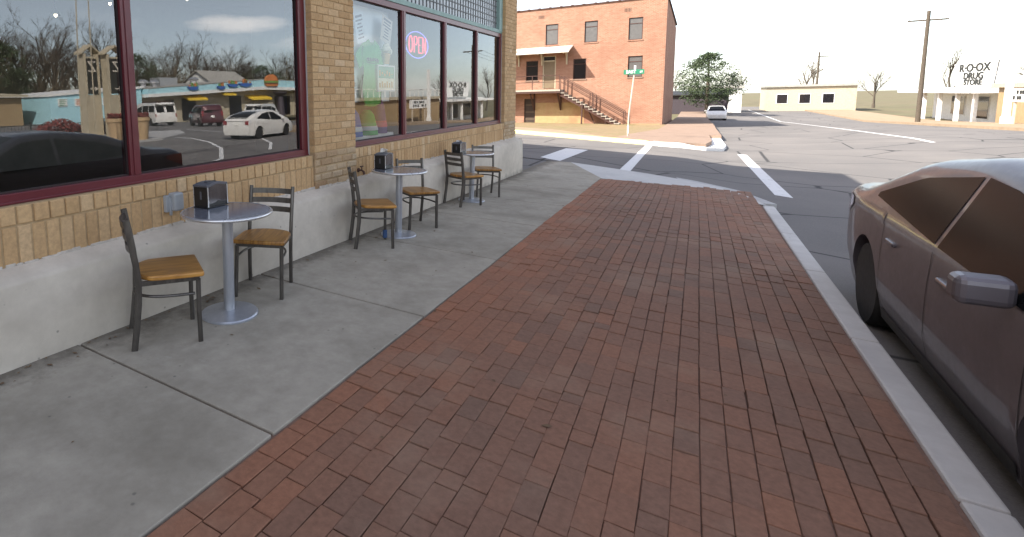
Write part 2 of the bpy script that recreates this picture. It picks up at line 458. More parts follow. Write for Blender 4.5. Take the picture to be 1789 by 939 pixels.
cr = nt.nodes.new('ShaderNodeValToRGB'); cr.color_ramp.elements[0].position = .58; cr.color_ramp.elements[0].color = (0,0,0,1); cr.color_ramp.elements[1].position = .78; cr.color_ramp.elements[1].color = (.6,.6,.6,1)
nt.links.new(nz.outputs['Fac'], cr.inputs['Fac'])
def cloud_bank(d, wid, hei, amount):     # one cloud bank: where it stands in the sky, its width and height
    d = Vector(d).normalized(); t = Vector((0,0,1)).cross(d).normalized(); u = d.cross(t)
    def dot(v, s, off=0):
        vm = nt.nodes.new('ShaderNodeVectorMath'); vm.operation = 'DOT_PRODUCT'; vm.inputs[1].default_value = v; nt.links.new(tc.outputs['Generated'], vm.inputs[0])
        m_ = nt.nodes.new('ShaderNodeMath'); m_.operation = 'MULTIPLY'; m_.inputs[1].default_value = 1/s; nt.links.new(vm.outputs['Value'], m_.inputs[0])
        p_ = nt.nodes.new('ShaderNodeMath'); p_.operation = 'POWER'; p_.inputs[1].default_value = 2
        a_ = nt.nodes.new('ShaderNodeMath'); a_.operation = 'ABSOLUTE'; nt.links.new(m_.outputs[0], a_.inputs[0]); nt.links.new(a_.outputs[0], p_.inputs[0]); return p_.outputs[0]
    a = nt.nodes.new('ShaderNodeMath'); a.operation = 'ADD'; nt.links.new(dot(t, wid), a.inputs[0]); nt.links.new(dot(u, hei), a.inputs[1])
    n2 = nt.nodes.new('ShaderNodeTexNoise'); n2.inputs['Scale'].default_value = 13; n2.inputs['Detail'].default_value = 8; n2.inputs['Roughness'].default_value = .6; nt.links.new(mp.outputs[0], n2.inputs['Vector'])
    b = nt.nodes.new('ShaderNodeMath'); b.operation = 'MULTIPLY_ADD'; b.inputs[1].default_value = -2.2; nt.links.new(n2.outputs['Fac'], b.inputs[0]); nt.links.new(a.outputs[0], b.inputs[2])
    r_ = nt.nodes.new('ShaderNodeMapRange'); r_.inputs['From Min'].default_value = -.1; r_.inputs['From Max'].default_value = -1.25; r_.inputs['To Max'].default_value = amount; nt.links.new(b.outputs[0], r_.inputs['Value'])
    dp = nt.nodes.new('ShaderNodeVectorMath'); dp.operation = 'DOT_PRODUCT'; dp.inputs[1].default_value = d; nt.links.new(tc.outputs['Generated'], dp.inputs[0])
    st = nt.nodes.new('ShaderNodeMath'); st.operation = 'GREATER_THAN'; st.inputs[1].default_value = .5; nt.links.new(dp.outputs['Value'], st.inputs[0])
    ml = nt.nodes.new('ShaderNodeMath'); ml.operation = 'MULTIPLY'; nt.links.new(r_.outputs[0], ml.inputs[0]); nt.links.new(st.outputs[0], ml.inputs[1]); return ml.outputs[0]
mx = nt.nodes.new('ShaderNodeMix'); mx.data_type = 'RGBA'; mx.inputs[7].default_value = (11.0, 10.6, 10.2, 1)
mxm = nt.nodes.new('ShaderNodeMath'); mxm.operation = 'MAXIMUM'; nt.links.new(cr.outputs['Color'], mxm.inputs[0])
nt.links.new(cloud_bank((.685,.715,.134), .10, .017, .8), mxm.inputs[1]); mx2 = nt.nodes.new('ShaderNodeMath'); mx2.operation = 'MAXIMUM'; nt.links.new(mxm.outputs[0], mx2.inputs[0]); nt.links.new(cloud_bank((.55,.80,.10), .10, .02, .6), mx2.inputs[1])
nt.links.new(mx2.outputs[0], mx.inputs[0]); hs_ = nt.nodes.new('ShaderNodeHueSaturation'); hs_.inputs['Saturation'].default_value = .84; hz = nt.nodes.new('ShaderNodeMix'); hz.data_type = 'RGBA'; hz.blend_type = 'MULTIPLY'; hz.inputs[0].default_value = 1; hz.inputs[7].default_value = (1.20,1.0,.85,1)
nt.links.new(sky.outputs[0], hs_.inputs['Color']); nt.links.new(hs_.outputs[0], hz.inputs[6]); hb = nt.nodes.new('ShaderNodeMix'); hb.data_type = 'RGBA'; hb.blend_type = 'MULTIPLY'; hb.inputs[7].default_value = (.74,.90,1.14,1)   # pale blue haze low in the sky
sp_ = nt.nodes.new('ShaderNodeSeparateXYZ'); nt.links.new(tc.outputs['Generated'], sp_.inputs[0])
hr = nt.nodes.new('ShaderNodeMapRange'); hr.interpolation_type = 'SMOOTHSTEP'; hr.inputs['From Min'].default_value = .0; hr.inputs['From Max'].default_value = .24; hr.inputs['To Min'].default_value = 1; hr.inputs['To Max'].default_value = 0
nt.links.new(sp_.outputs['Z'], hr.inputs['Value']); nt.links.new(hr.outputs[0], hb.inputs[0]); nt.links.new(hz.outputs[2], hb.inputs[6]); nt.links.new(hb.outputs[2], mx.inputs[6]); nt.links.new(mx.outputs[2], bg.inputs['Color'])
bg.inputs['Strength'].default_value = .118

sl = bpy.data.lights.new('sun', 'SUN'); sl.energy = 3.5; sl.angle = R(.53); sl.color = (1, .93, .82)
so = bpy.data.objects.new('sun', sl); COL.objects.link(so); so.rotation_euler = SUN.to_track_quat('-Z', 'Y').to_euler(); so.location = (-20, -20, 30)

yaw, pit, rol = R(33.4113), R(6.8137), R(-1.289)
rr = Vector((math.cos(yaw), math.sin(yaw), 0)); ff = Vector((-math.sin(yaw), math.cos(yaw), 0)); uu = Vector((0,0,1))
f2 = math.cos(pit)*ff - math.sin(pit)*uu; u2 = math.cos(pit)*uu + math.sin(pit)*ff
r3 = math.cos(rol)*rr + math.sin(rol)*u2; u3 = math.cos(rol)*u2 - math.sin(rol)*rr
cam = bpy.data.cameras.new('camera'); co = bpy.data.objects.new('camera', cam); COL.objects.link(co)
co.matrix_world = Matrix(((r3.x,u3.x,-f2.x,0),(r3.y,u3.y,-f2.y,0),(r3.z,u3.z,-f2.z,1.55),(0,0,0,1)))
cam.sensor_fit = 'HORIZONTAL'; cam.sensor_width = 36; cam.lens = 939.6/1789*36
cam.shift_x = (894.5-594.5)/1789; cam.shift_y = -(469.5-285)/1789
cam.clip_start = .05; cam.clip_end = 2000
S.camera = co
S.view_settings.view_transform = 'Standard'; S.view_settings.look = 'None'; S.view_settings.gamma = 1; S.view_settings.exposure = 1.80
S.cycles.max_bounces = 8; S.cycles.transparent_max_bounces = 12; S.cycles.use_denoising = True
S.cycles.caustics_reflective = False; S.cycles.caustics_refractive = False
# ------------------------------------------------------------------ ground, streets, pavements
def grid_ground():
    def axis(lo, hi, core0, core1, fine, coarse):
        a = []; t = lo
        while t < core0: a.append(t); t += coarse
        t = core0
        while t < core1: a.append(t); t += fine
        while t < hi: a.append(t); t += coarse
        return a + [hi]
    xs = axis(-200, 420, -40, 60, 2, 30); ys = axis(-120, 620, -20, 80, 2, 30)
    mb = MB()
    mb.v = [(x, y, zg(x, y) - .22) for y in ys for x in xs]
    n = len(xs)
    for j in range(len(ys)-1):
        for i in range(n-1):
            mb.f.append((j*n+i, j*n+i+1, (j+1)*n+i+1, (j+1)*n+i)); mb.m.append(0); mb.c.append(.5)
    return mb.build('ground', M['ground'], smooth=True, angle=60)
struct(grid_ground())

corner = [(1.1,9.6),(1.02,10.6),(.80,11.6),(.40,12.5),(-.19,13.17),(-.8,13.72),(-1.41,14.13),(-2.64,14.9),(-4.0,15.37),(-9,17.1)]
def kerb_y(x): return 23.5 - .53*(x + 1.49)
struct(sheet('street', [(1.1,-30)] + corner + [(-40,28),(-40,kerb_y(-40)),(-1.49,23.5),(-.4,23.02),(.4,23.25),(.95,24.2),(1.1,26),(1.1,130),(13.5,130),(13.5,63),(60,63),(60,-30)],
             0, M['asphalt'], 1.5, zf=zs))
def mark(name, poly, mat, dz=.005): return struct(sheet(name, poly, dz, mat, .8, zf=zs))
mark('stop_line', [(-3.60,15.75),(-2.95,15.12),(-2.90,19.35),(-3.62,19.5)], M['roadwhite'])
mark('crosswalk_line', [(-1.43,14.15),(-1.19,13.98),(-1.27,23.05),(-1.50,23.3)], M['roadwhite'])
mark('crosswalk_line', [(1.35,13.0),(1.6,12.8),(1.55,23.0),(1.3,23.0)], M['roadwhite'])
def arc_line(pts, w):
    L = []; Rr = []
    for i, p in enumerate(pts):
        a = Vector(pts[max(i-1,0)]); b = Vector(pts[min(i+1,len(pts)-1)]); d = (b-a).normalized(); n = Vector((-d.y, d.x))
        L.append(tuple(Vector(p) + n*w/2)); Rr.append(tuple(Vector(p) - n*w/2))
    return L + Rr[::-1]
mark('lane_line', arc_line([(19.5,20.6),(16.4,20.2),(13.4,18.7),(10.2,16.4),(7.2,13.5),(5.2,9),(4.6,2),(4.5,-20)], .16), M['roadwhite'])
mark('lane_line', arc_line([(24,26.5),(19.0,25.2),(13.5,22.4),(9.8,19.2),(7.8,16.8)], .14), M['roadwhite'])
mark('lane_line', [(7.2,28),(7.34,28),(7.34,110),(7.2,110)], M['roadwhite'])

# concrete walk: separate slabs with open joints, one piece of paving
mb = MB()
js = [-6.0,-4.3,-2.6,-.9,.75,1.75,3.41,5.11,6.84,8.45,10.15,11.8,13.35,14.85]
for a, b in zip(js, js[1:]):
    a += .008; b -= .008
    xr0 = -1.562; xr1 = -1.562
    n = 4
    top = []
    for i in range(n+1):
        y = a + (b-a)*i/n
        xr = -1.562 if y < 12.18 else -1.56 - (y-12.18)*.398
        xl = -3.20
        top.append((y, xl, xr))
    vs = []; 
    for y, xl, xr in top:
        for x in (xl, xr): vs.append((x, y, zg(x, y)))
    for y, xl, xr in top:
        for x in (xl, xr): vs.append((x, y, zg(x, y) - .15))
    k = 2*(n+1); fs = []
    for i in range(n):
        fs.append((2*i, 2*i+1, 2*i+3, 2*i+2))
        fs.append((2*i, 2*i+2, k+2*i+2, k+2*i)); fs.append((2*i+1, k+2*i+1, k+2*i+3, 2*i+3))
    fs.append((0, k, k+1, 1)); fs.append((2*n, 2*n+1, k+2*n+1, k+2*n))
    mb.add(vs, fs)
struct(mb.build('sidewalk', M['walk'], bevel=.006))
struct(sheet('pavement_bed', [(-3.2,-6),(1.0,-6),(1.0,9.6),(.9,11.9),(-1.5,12.1),(-2.7,14.8),(-3.2,14.8)], -.016, M['paverjoint'], .8))

# brick paving: every clay paver, laid in rows along the street
mb = MB()
def paverz(x, y): return zg(x, y) + .004*math.sin(x*3.1+y*1.7) + .003*math.sin(y*4.3-x*2)
row = 0; x = -1.556 + .052
while x < .93:
    y = -4 + (0, .105, .05, .155)[row % 4] + rnd.uniform(-.02, .02)
    while y < 12.03 - .02*(x+1.5):
        L = .203 if rnd.random() > .12 else .1
        xc = x + .012*math.sin(y*.55 + row*.2) + rnd.uniform(-.0015, .0015)
        if -4 < y < 12.12:
            red = max(0, 1 - (x+1.55)/.75) 
            c = min(1, max(0, rnd.gauss(.26 + .50*red, .10) + .10*math.sin(y*.7+x*2)))
            z = paverz(xc, y + L/2) + rnd.uniform(-.0028, .0024)
            tx = .037 + rnd.uniform(-.02, .02); ty = .0215 + rnd.uniform(-.015, .015)
            ax = Vector((1, rnd.uniform(-.012,.012), -tx)).normalized(); ay = Vector((0, 1, -ty)); ay = (ay - ax*ay.dot(ax)).normalized()
            mb.brick((xc, y + L/2, z - .05), ax, ay, ax.cross(ay), .1000, L - .0038, .05, .0026, c)
        y += L + .002
    row += 1; x += .1035
struct(mb.build('brick_paving', M['paver']))
struct(sheet('dropped_kerb', [(-1.555,12.17),(-.9,12.13),(-.17,12.09),(.5,12.0),(.88,11.25),(1.03,10.6),(.80,11.62),(.40,12.5),(-.19,13.17),(-.8,13.72),(-1.41,14.13),(-2.64,14.9)], -.004, M['apron'], .4, .15))
struct(sheet('gutter', arc_line([(1.02,11.0),(.62,12.3),(-.02,13.17),(-.7,13.86),(-1.36,14.32)], .34), -.030, M['gutter'], .3, .1))
# kerb stones along the main street
mb = MB(); y = -6
while y < 10.5:
    mb.box(.955, 1.105, y+.006, min(y+1.8, 10.55)-.006, 0, 0); y += 1.8
    b = len(mb.v) - 8
    for i in range(8):
        px, py, _ = mb.v[b+i]
        mb.v[b+i] = (px, py, zg(px, py) + (-.35 if i < 4 else .004))
struct(mb.build('kerb', M['apron'], bevel=.015))

struct(sheet('side_lot', [(-3.215,11.6),(-3.215,14.9),(-2.64,14.9),(-4.0,15.37),(-9,17.1),(-40,28),(-40,22)], -.035, M['asphalt'], 1.0))
# far side of the cross street
def kerbstrip(name, pts, w, h, mat):
    mb = MB(); n = len(pts); vs = []
    for i, p in enumerate(pts):
        a = Vector(pts[max(i-1,0)]); b = Vector(pts[min(i+1,n-1)]); d = (b-a).normalized(); nn = Vector((-d.y, d.x))
        if nn.y < 0: nn = -nn
        p = Vector(p); q = p + nn*w
        zb = zs(p.x, p.y)
        for (xx, zz_) in ((p, -.3), (p, h-.02), (p + nn*.025, h), (q, h+.004), (q, -.3)): vs.append((xx.x, xx.y, zb + zz_))
    fs = []
    for i in range(n-1):
        for k in range(4): fs.append((i*5+k, i*5+k+1, i*5+5+k+1, i*5+5+k))
    mb.add(vs, fs); return struct(mb.build(name, mat))
kp = [(-40 + i*2.0, kerb_y(-40 + i*2.0)) for i in range(20)] + [(-1.49, 23.5)]
kerbstrip('yellow_kerb', kp, .17, .155, M['yellow'])
kerbstrip('white_kerb', [(-1.486,23.5),(-.4,23.02),(.4,23.25),(.95,24.2),(1.1,26),(1.1,31)], .5, .13, M['kerbwhite'])
up = .135
struct(sheet('verge', [(-40,kerb_y(-40)+.1),(-1.5,23.62),(-1.5,43.7),(-40,43.7)], up-.03, M['verge'], 1.2))
struct(sheet('dirt_path', [(-40,kerb_y(-40)+.18),(-3.4,24.75),(-3.2,25.6),(-6.0,29.6),(-40,kerb_y(-40)+4.5)], up-.018, M['soil'], 1.2))
struct(sheet('footpath', [(-2.75,24.35),(-1.42,23.65),(-.5,23.6),(.4,23.8),(.62,26),(.62,31),(1.1,31),(1.1,120),(-1.6,120),(-1.6,43.5),(-1.75,36),(-2.5,28.5)], up-.005, M['pinkwalk'], 1.2, .3))

# ------------------------------------------------------------------ the corner shop
shop = thing('shop_building', 'buff brick corner shop with dark red framed display windows above a pale plastered plinth', 'building', (-3.3, 4, -.1))
XF, XA = -3.25, -3.268
YE = 11.87
# plinth: plastered base wall with a sloping top
mb = MB(); prof = [(-3.115,-.6),(-3.118,.20),(-3.122,.548),(-3.130,.566),(-3.145,.577),(-3.20,.600),(-3.262,.624),(-3.40,.63),(-3.40,-.6)]
ys = [-6 + i*.18 for i in range(int(18.02/.18)+1)] ; ys[-1] = 12.0
ys += [12.03]
vs = []
for j, y in enumerate(ys):
    end = j == len(ys)-1
    for k, (px, pz) in enumerate(prof):
        jx = rnd.uniform(-.0025,.0025) if k < 6 else 0; jz = rnd.uniform(-.003,.003) if 1 < k < 7 else 0
        if end: px -= .025 if k < 5 else 0; pz -= .02 if 1 < k < 7 else 0
        vs.append((px+jx, y, pz+jz))
n = len(prof); fs = []
for j in range(len(ys)-1):
    for k in range(n): fs.append((j*n+k, j*n+(k+1)%n, (j+1)*n+(k+1)%n, (j+1)*n+k))
fs.append(tuple(range(n))); fs.append(tuple((len(ys)-1)*n+k for k in range(n)))
mb.add(vs, fs)
mb.prism([(-3.13,11.99),(-24,18.67),(-24,18.3),(-3.3,11.7)], (0,0,-.6), (1,0,0), (0,1,0), (0,0,1.2))
mb.build('plinth', M['plaster'], shop, world=True, smooth=True, angle=35)
# crumbling mortar where the brick meets the plinth
mb = MB(); y = -4
while y < 11.8:
    l = rnd.uniform(.03, .13); h = rnd.uniform(.006, .022)
    mb.box(-3.285, XA + rnd.uniform(.002,.012) + (.018 if 4.46<y<5.26 or y>11.05 else 0), y, y+l, .60, .628+h); y += l*rnd.uniform(.8,1.3)
mb.build('mortar_fillet', M['palemortar'], shop, world=True, bevel=.004)
def facing(mb, y0, y1, z0, z1, xf, bw, bh, joint, cfun, stag=0, depth=.09, ch=.004, joint_z=None, jit=.002):
    jz = joint_z or joint
    z = z0; r = 0
    while z + bh <= z1 + .012:
        y = y0 - (stag*(bw+joint) if r % 2 else 0)
        while y < y1 - .004:
            a = max(y, y0); b = min(y + bw, y1)
            if b - a > .03:
                mb.brick((xf - depth + rnd.uniform(-jit, jit), (a+b)/2, z + bh/2), (0,1,0), (0,0,1), (1,0,0), b-a, bh, depth, ch, min(1, max(0, cfun())))
            y += bw + joint
        z += bh + jz; r += 1
cb = lambda: rnd.gauss(.5, .2)
apron = [(-4.0, 4.455), (5.265, 11.05)]
for a, b in apron:
    mb = MB(); facing(mb, a, b, .63, .852, XA, .074, .222, .011, cb); mb.build('soldier_course', M['buff'], shop, world=True)
    mb = MB(); facing(mb, a, b, .864, .969, XA+.006, .086, .105, .011, lambda: rnd.gauss(.6, .2), ch=.005, jit=.003); mb.build('rowlock_sill', M['buff'], shop, world=True)
    mb = MB(); mb.box(-3.55, XA-.006, a, b, .5, .966); mb.box(-3.40, XA-.004, a, b, .966, .9745); mb.build('sill_mortar', M['mortar'], shop, world=True)
for (a, b) in ((4.46, 5.262), (11.055, YE)):
    mb = MB(); facing(mb, a, b, 1.005, 6.9, XF, .196, .066, .0085, cb, .5)
    # return brick on the reveals, header ends
    mb.build('pier_brickwork', M['buff'], shop, world=True)
    mb = MB(); facing(mb, a, b, .628, 1.0, XF+.006, .19, .062, .014, cb, .5, ch=.009, jit=.006)
    mb.build('pier_foot', M['rough_buff'], shop, world=True)
    mb = MB(); mb.box(-3.6, XF-.007, a+.004, b-.004, .5, 6.9); mb.build('pier_core', M['mortar'], shop, world=True)
# shell: upper wall, side, back, roof, room
mb = MB(); mb.box(-3.60, -3.30, -26, 4.46, 3.95, 6.9); mb.box(-3.60,-3.30,5.262,11.055,3.95,6.9); mb.box(-3.60,-3.27,-26,-4,-.5,3.95)
mb.build('upper_wall', M['render'], shop, world=True)
mb = MB()
mb.prism([(-3.26,YE),(-24,YE+6.64),(-24,YE+6.3),(-3.61,YE-.26)], (0,0,-.5), (1,0,0), (0,1,0), (0,0,7.5))
mb.box(-24.3,-24,-26,18.5,-.5,7); mb.box(-24,-3.6,-26.3,-26,-.5,7)
mb.build('side_wall', M['render'], shop, world=True)
mb = MB(); mb.prism([(-3.22,-26),(-3.22,YE+.03),(-24.3,YE+6.8),(-24.3,-26)], (0,0,6.9), (1,0,0), (0,1,0), (0,0,.12)); mb.build('roof', M['roofing'], shop, world=True)
mb = MB(); mb.box(-10.2,-10,-4,11.4,0,4); mb.box(-10,-3.62,-4.2,-4,0,4); mb.box(-10,-3.62,11.4,11.6,0,4); mb.box(-10,-3.62,-4,11.4,3.75,3.9)
mb.box(-4.1,-3.62,4.5,5.22,0,3.75)
mb.build('room_shell', M['interior'], shop, world=True)
mb = MB(); mb.box(-10,-3.61,-4,11.4,.30,.42); mb.build('shop_floor', M['interiorfloor'], shop, world=True)
mb = MB(); mb.box(-3.62,-3.40,-4,4.46,.0,.975); mb.box(-3.62,-3.40,5.262,11.055,0,.975); mb.build('wall_backing', M['mortar'], shop, world=True)

XG, FX = -3.362, -3.325
def window(y0, y1, mulls, jl, jr, gm, zt=2.77):
    fr = MB(); FB = -3.42
    fr.box(FB, FX, y0, y1, .976, 1.040); fr.box(FB, FX, y0, y1, zt-.075, zt)
    fr.box(FB, FX+.008, y0, y1, .976, .992)
    fr.box(FB, FX-.001, y0, y0+jl, 1.040, zt-.075); fr.box(FB, FX-.001, y1-jr, y1, 1.040, zt-.075)
    f = fr.build('window_frame', M['maroon'], shop, world=True, bevel=.004)
    gk = MB(); edges = [y0+jl] + [q for m_ in mulls for q in m_] + [y1-jr]
    for m0, m1 in mulls:
        mm = MB(); mm.box(FB, FX-.002, m0, m1, 1.040, zt-.075); mm.box(FX-.002, FX+.006, m0+.028, m1-.004, 1.040, zt-.075); mm.build('mullion', M['maroon'], f, world=True, bevel=.003)
    for a, b in zip(edges[::2], edges[1::2]):
        for q in ((a, a+.012), (b-.012, b)): gk.box(XG-.012, XG+.010, q[0], q[1], 1.040, zt-.075)
        gk.box(XG-.012, XG+.010, a+.012, b-.012, 1.040, 1.052); gk.box(XG-.012, XG+.010, a+.012, b-.012, zt-.087, zt-.075)
        p = MB(); p.add([(XG,a+.004,1.044),(XG,b-.004,1.044),(XG,b-.004,zt-.079),(XG,a+.004,zt-.079)], [(0,1,2,3)])
        p.build('pane', M[gm], f, world=True, recalc=False)
    gk.build('gasket', M['maroondark'], f, world=True)
    s_ = MB(); s_.box(-3.40, -3.318, y1, y1+.012, .98, zt); s_.build('sealant', M['caulk'], f, world=True)
window(-3.9, 4.445, [(-1.97,-1.88),(.19,.27),(2.345,2.428)], .08, .10, 'glass')
window(5.262, 11.04, [(6.625,6.72),(8.07,8.168),(9.55,9.635)], .08, .10, 'glass2')
def transom(y0, y1, n0):
    f = MB()
    f.box(-3.45, -3.318, y0, y1, 2.772, 2.84); f.box(-3.45,-3.318,y0,y1,3.86,3.95)
    f.box(-3.45, -3.310, y1-.20, y1, 2.80, 3.95); f.box(-3.45, -3.316, y0, y0+.12, 2.86, 3.86)
    fo = f.build('transom_frame', M['teal'], shop, world=True, bevel=.005)
    p = MB(); p.box(-3.40, -3.375, y0+.1, y1-.19, 2.835, 3.86); p.build('prism_glass', M['prism'], fo, world=True)
    g = MB(); y = y0 + .12
    while y < y1-.2: g.box(-3.395, -3.366, y, y+.015, 2.84, 3.86); y += .125
    z = 2.86 + .1
    while z < 3.86: g.box(-3.393, -3.368, y0+.1, y1-.2, z, z+.016); z += .105
    g.build('glazing_bars', M['lead'], fo, world=True)
transom(5.262, 11.05, 0); transom(-3.9, 4.455, 0)

# things in and on the shop
o = thing('outlet_box', 'grey weatherproof outlet cover on the brick sill beside the nearest table', 'outlet cover', (XA, 2.62, .80)); o.scale = (.76,.76,.76)
mb = MB(); mb.box(0, .045, -.085, -.035, -.08, .085); mb.build('back_box', M['outlet'], o, bevel=.006)
mb = MB(); mb.box(.0, .11, -.03, .085, -.075, .105); mb.build('cover', M['outlet'], o, bevel=.022, seg=4)
mb = MB(); mb.box(.03, .055, -.045, -.025, -.115, .06); mb.tube([(.04,-.02,-.07),(.04,-.02,-.1)], .008); mb.build('hinge', M['outlet'], o, bevel=.003)
o = thing('wall_tap', 'small rusty garden tap at the foot of the brick pier', 'tap', (XA, 5.33, .715))
mb = MB(); mb.tube([(0,0,0),(.05,0,0),(.075,0,-.015),(.085,0,-.05)], [.011,.011,.013,.014]); mb.build('spout', M['rust'], o, True)
mb = MB(); mb.tube([(.05,0,0),(.05,0,.045)], .006); mb.tube([(.05,-.03,.045),(.05,.03,.045)], .008); mb.lathe([(.0,-.003),(.025,-.003),(.025,.006),(0,.006)], 12, M=Matrix.Translation((.004,0,0)) @ Matrix.Rotation(R(90),4,'Y')); mb.build('handle', M['rust'], o)

YX = (0,1,0); ZX = (0,0,1)
def neon():
    o = thing('neon_sign', 'lit red and blue OPEN neon sign hanging inside the second shop window', 'neon sign', (-3.47, 7.39, 2.31))
    mb = MB(); pts = [(0, .385*math.cos(a), .19*math.sin(a)) for a in [2*math.pi*i/40 for i in range(41)]]
    mb.tube(pts, .0075, 6, cap=False); mb.build('blue_ring', M['neonblue'], o, True)
    mb = MB()
    def L(q, off): mb.tube([(.01, (off + a)*1.0, b) for a, b in q], .010, 6)
    h = .115; w = .115
    L([(w/2*math.sin(a), h*math.cos(a)) for a in [2*math.pi*i/14 for i in range(15)]], -.235)
    L([(-.05,-h),(-.05,h),(.02,h),(.05,h*.75),(.05,h*.3),(.02,.0),(-.05,0)], -.07)
    L([(.05,h),(-.045,h),(-.045,0),(.035,0),(-.045,0),(-.045,-h),(.05,-h)], .075)
    L([(-.05,-h),(-.05,h),(.05,-h),(.05,h)], .225)
    mb.build('red_letters', M['neonred'], o, True)
    mb = MB(); mb.box(-.03,-.012,-.30,.30,-.02,.02); mb.tube([(-.02,-.2,.1),(-.02,-.2,.6)], .003); mb.tube([(-.02,.2,.1),(-.02,.2,.6)], .003); mb.build('bracket', M['black'], o)
neon()
b = MB(); b.box(-3.56,-3.54,5.3,6.63,1.50,2.69); tag(b.build('display_board', M['display']), 'pale board hung behind the green shirt in the farther window', 'board')
# T-shirt
def shirt():
    poly = [(-.36,.02),(-.30,-.15),(-.20,-.10),(-.20,-.62),(-.08,-.64),(.08,-.64),(.22,-.60),(.21,-.10),(.30,-.14),(.38,.03),(.22,.17),(.09,.23),(.05,.19),(0,.17),(-.05,.19),(-.09,.23),(-.22,.17)]
    bm = bmesh.new(); f = bm.faces.new([bm.verts.new((0,p[0],p[1])) for p in poly]); bmesh.ops.triangulate(bm, faces=[f])
    for ax in (1,2):
        for i in range(24):
            c = [0,0,0]; c[ax] = -.7 + i*.05; n = [0,0,0]; n[ax] = 1
            bmesh.ops.bisect_plane(bm, geom=bm.verts[:]+bm.edges[:]+bm.faces[:], plane_co=c, plane_no=n)
    for v in bm.verts:
        y, z = v.co.y, v.co.z
        v.co.x = .035*math.cos(y*4)*(1 if abs(y)<.3 else .6) + .010*math.sin(y*30+z*6)*sm(.15,-.5,z) + .008*math.sin(z*14+y*9)
    me = bpy.data.meshes.new('cloth'); bm.to_mesh(me); bm.free(); me.materials.append(M['shirt'])
    o = thing('t_shirt', 'green T-shirt with dark lettering hung up behind the shop window', 'T-shirt', (-3.465, 5.985, 2.055)); o.scale = (1,.96,.96)
    c = bpy.data.objects.new('cloth', me); COL.objects.link(c); c.parent = o
    sd = c.modifiers.new('thick', 'SOLIDIFY'); sd.thickness = .012
    for p in me.polygons: p.use_smooth = True
    mb = MB(); z0 = -.03
    for k in range(5):
        pts = [(.05, -.155 + k*.062 + .05*i/10, z0 + .022*math.sin(i*1.1 + k*2)) for i in range(11)]
        mb.tube(pts, .0055, 5)
    mb.tube([(.048,-.16,z0-.035),(.05,0,z0-.045),(.048,.15,z0-.03)], .004, 5); mb.build('lettering', M['ink'], o)
shirt()
def notice(y, z, rot, w, h, mat, label):
    o = thing('paper_notice', label, 'notice', (-3.41, y, z)); o.rotation_euler = (R(rot), 0, 0)
    mb = MB(); mb.box(-.002,.002,-w/2,w/2,-h/2,h/2); mb.build('sheet', mat, o)
    mb = MB()
    for i in range(7):
        l = w*rnd.uniform(.35,.75); zz = h*(.36 - i*.115); mb.box(.0025,.004,-l/2,l/2,zz-.008,zz+.008 + (.012 if i == 0 else 0))
    mb.build('print', M['darkgrey'], o)
notice(5.66, 2.39, 14, .22, .36, M['display'], 'bluish printed notice tilted to the left above the green shirt')
notice(6.33, 2.42, -14, .28, .33, M['agedpaper'], 'cream printed notice tilted to the right of the shirt collar')
def icecream():
    o = thing('ice_cream_sign', 'swirled vanilla ice cream cone cut-out in the shop window', 'window sign', (-3.43, 6.36, 1.99)); o.scale = (.5,.97,.97)
    mb = MB(); mb.lathe([(.0,0),(.055,0),(.085,.12),(.095,.125),(.095,.14),(.0,.14)], 20); mb.build('cone', M['cone'], o, True, 30)
    mb = MB(); pts = []; rs = []
    for i in range(60):
        t = i/59; a = t*2*math.pi*3.2; r = .085*(1-t)**.8; pts.append((r*math.cos(a), r*math.sin(a), .16 + .15*t)); rs.append(.045*(1-t*.75))
    mb.tube(pts, rs, 10); mb.build('swirl', M['icecream'], o, True, 60)
icecream()
o = thing('menu_poster', 'white framed menu poster below the ice cream cone', 'poster', (-3.40, 6.29, 1.80))
mb = MB()
for q in ((-.235,.235,.15,.17),(-.235,.235,-.17,-.15),(-.235,-.215,-.15,.15),(.215,.235,-.15,.15)): mb.box(-.008,.008,*q)
mb.build('frame', M['white'], o)
mb = MB(); mb.box(-.004,.0,-.215,.215,-.15,.0, 0); mb.build('lower_picture', M['icecream'], o)
mb = MB(); mb.box(-.004,.0,-.215,.215,.002,.15); mb.build('upper_picture', M['menugreen'], o)
mb = MB()
for i in range(6): mb.box(.001,.004,-.19+i*.065,-.15+i*.065,.03+.02*(i%2),.10-.02*(i%3))
for i in range(6): mb.box(.001,.004,-.19+i*.065,-.15+i*.065,-.12,-.06+.02*(i%2))
mb.build('print', M['cone'], o)
# low displays
def merch(name, label, cat, y, z, w, h, mats, x=-3.53):
    o = thing(name, label, cat, (x, y, z))
    mb = MB(); vs = []
    n = 14
    for i in range(n+1):
        a = 2*math.pi*i/n
    mb.lathe([(0,0),(w*.55,0),(w*.5,h*.3),(w*.36,h*.8),(w*.15,h),(0,h)], 16); mb.build('cloth', mats[0], o, True, 60)
    mb = MB(); mb.lathe([(w*.53,h*.18),(w*.55,h*.2),(w*.5,h*.36),(w*.48,h*.36)], 16, M=None); mb.build('band', mats[1], o, True, 60)
mb = MB(); mb.box(-3.87,-3.46,5.32,6.6,.43,1.08); tag(mb.build('display_plinth', M['white'], bevel=.01), 'white display plinth behind the first pane of the farther window', 'plinth')
merch('folded_bag', 'blue cloth bag standing low behind the left edge of the pane', 'bag', 5.64, 1.08, .24, .34, (M['bluecloth'], M['white']))
merch('folded_bag', 'green cloth bag with white card standing in the middle of the display', 'bag', 6.0, 1.08, .26, .32, (M['shirt'], M['paper']))
merch('folded_bag', 'purple and pink cloth bag standing low beside the mullion', 'bag', 6.32, 1.08, .20, .46, (M['purple'], M['pink']))
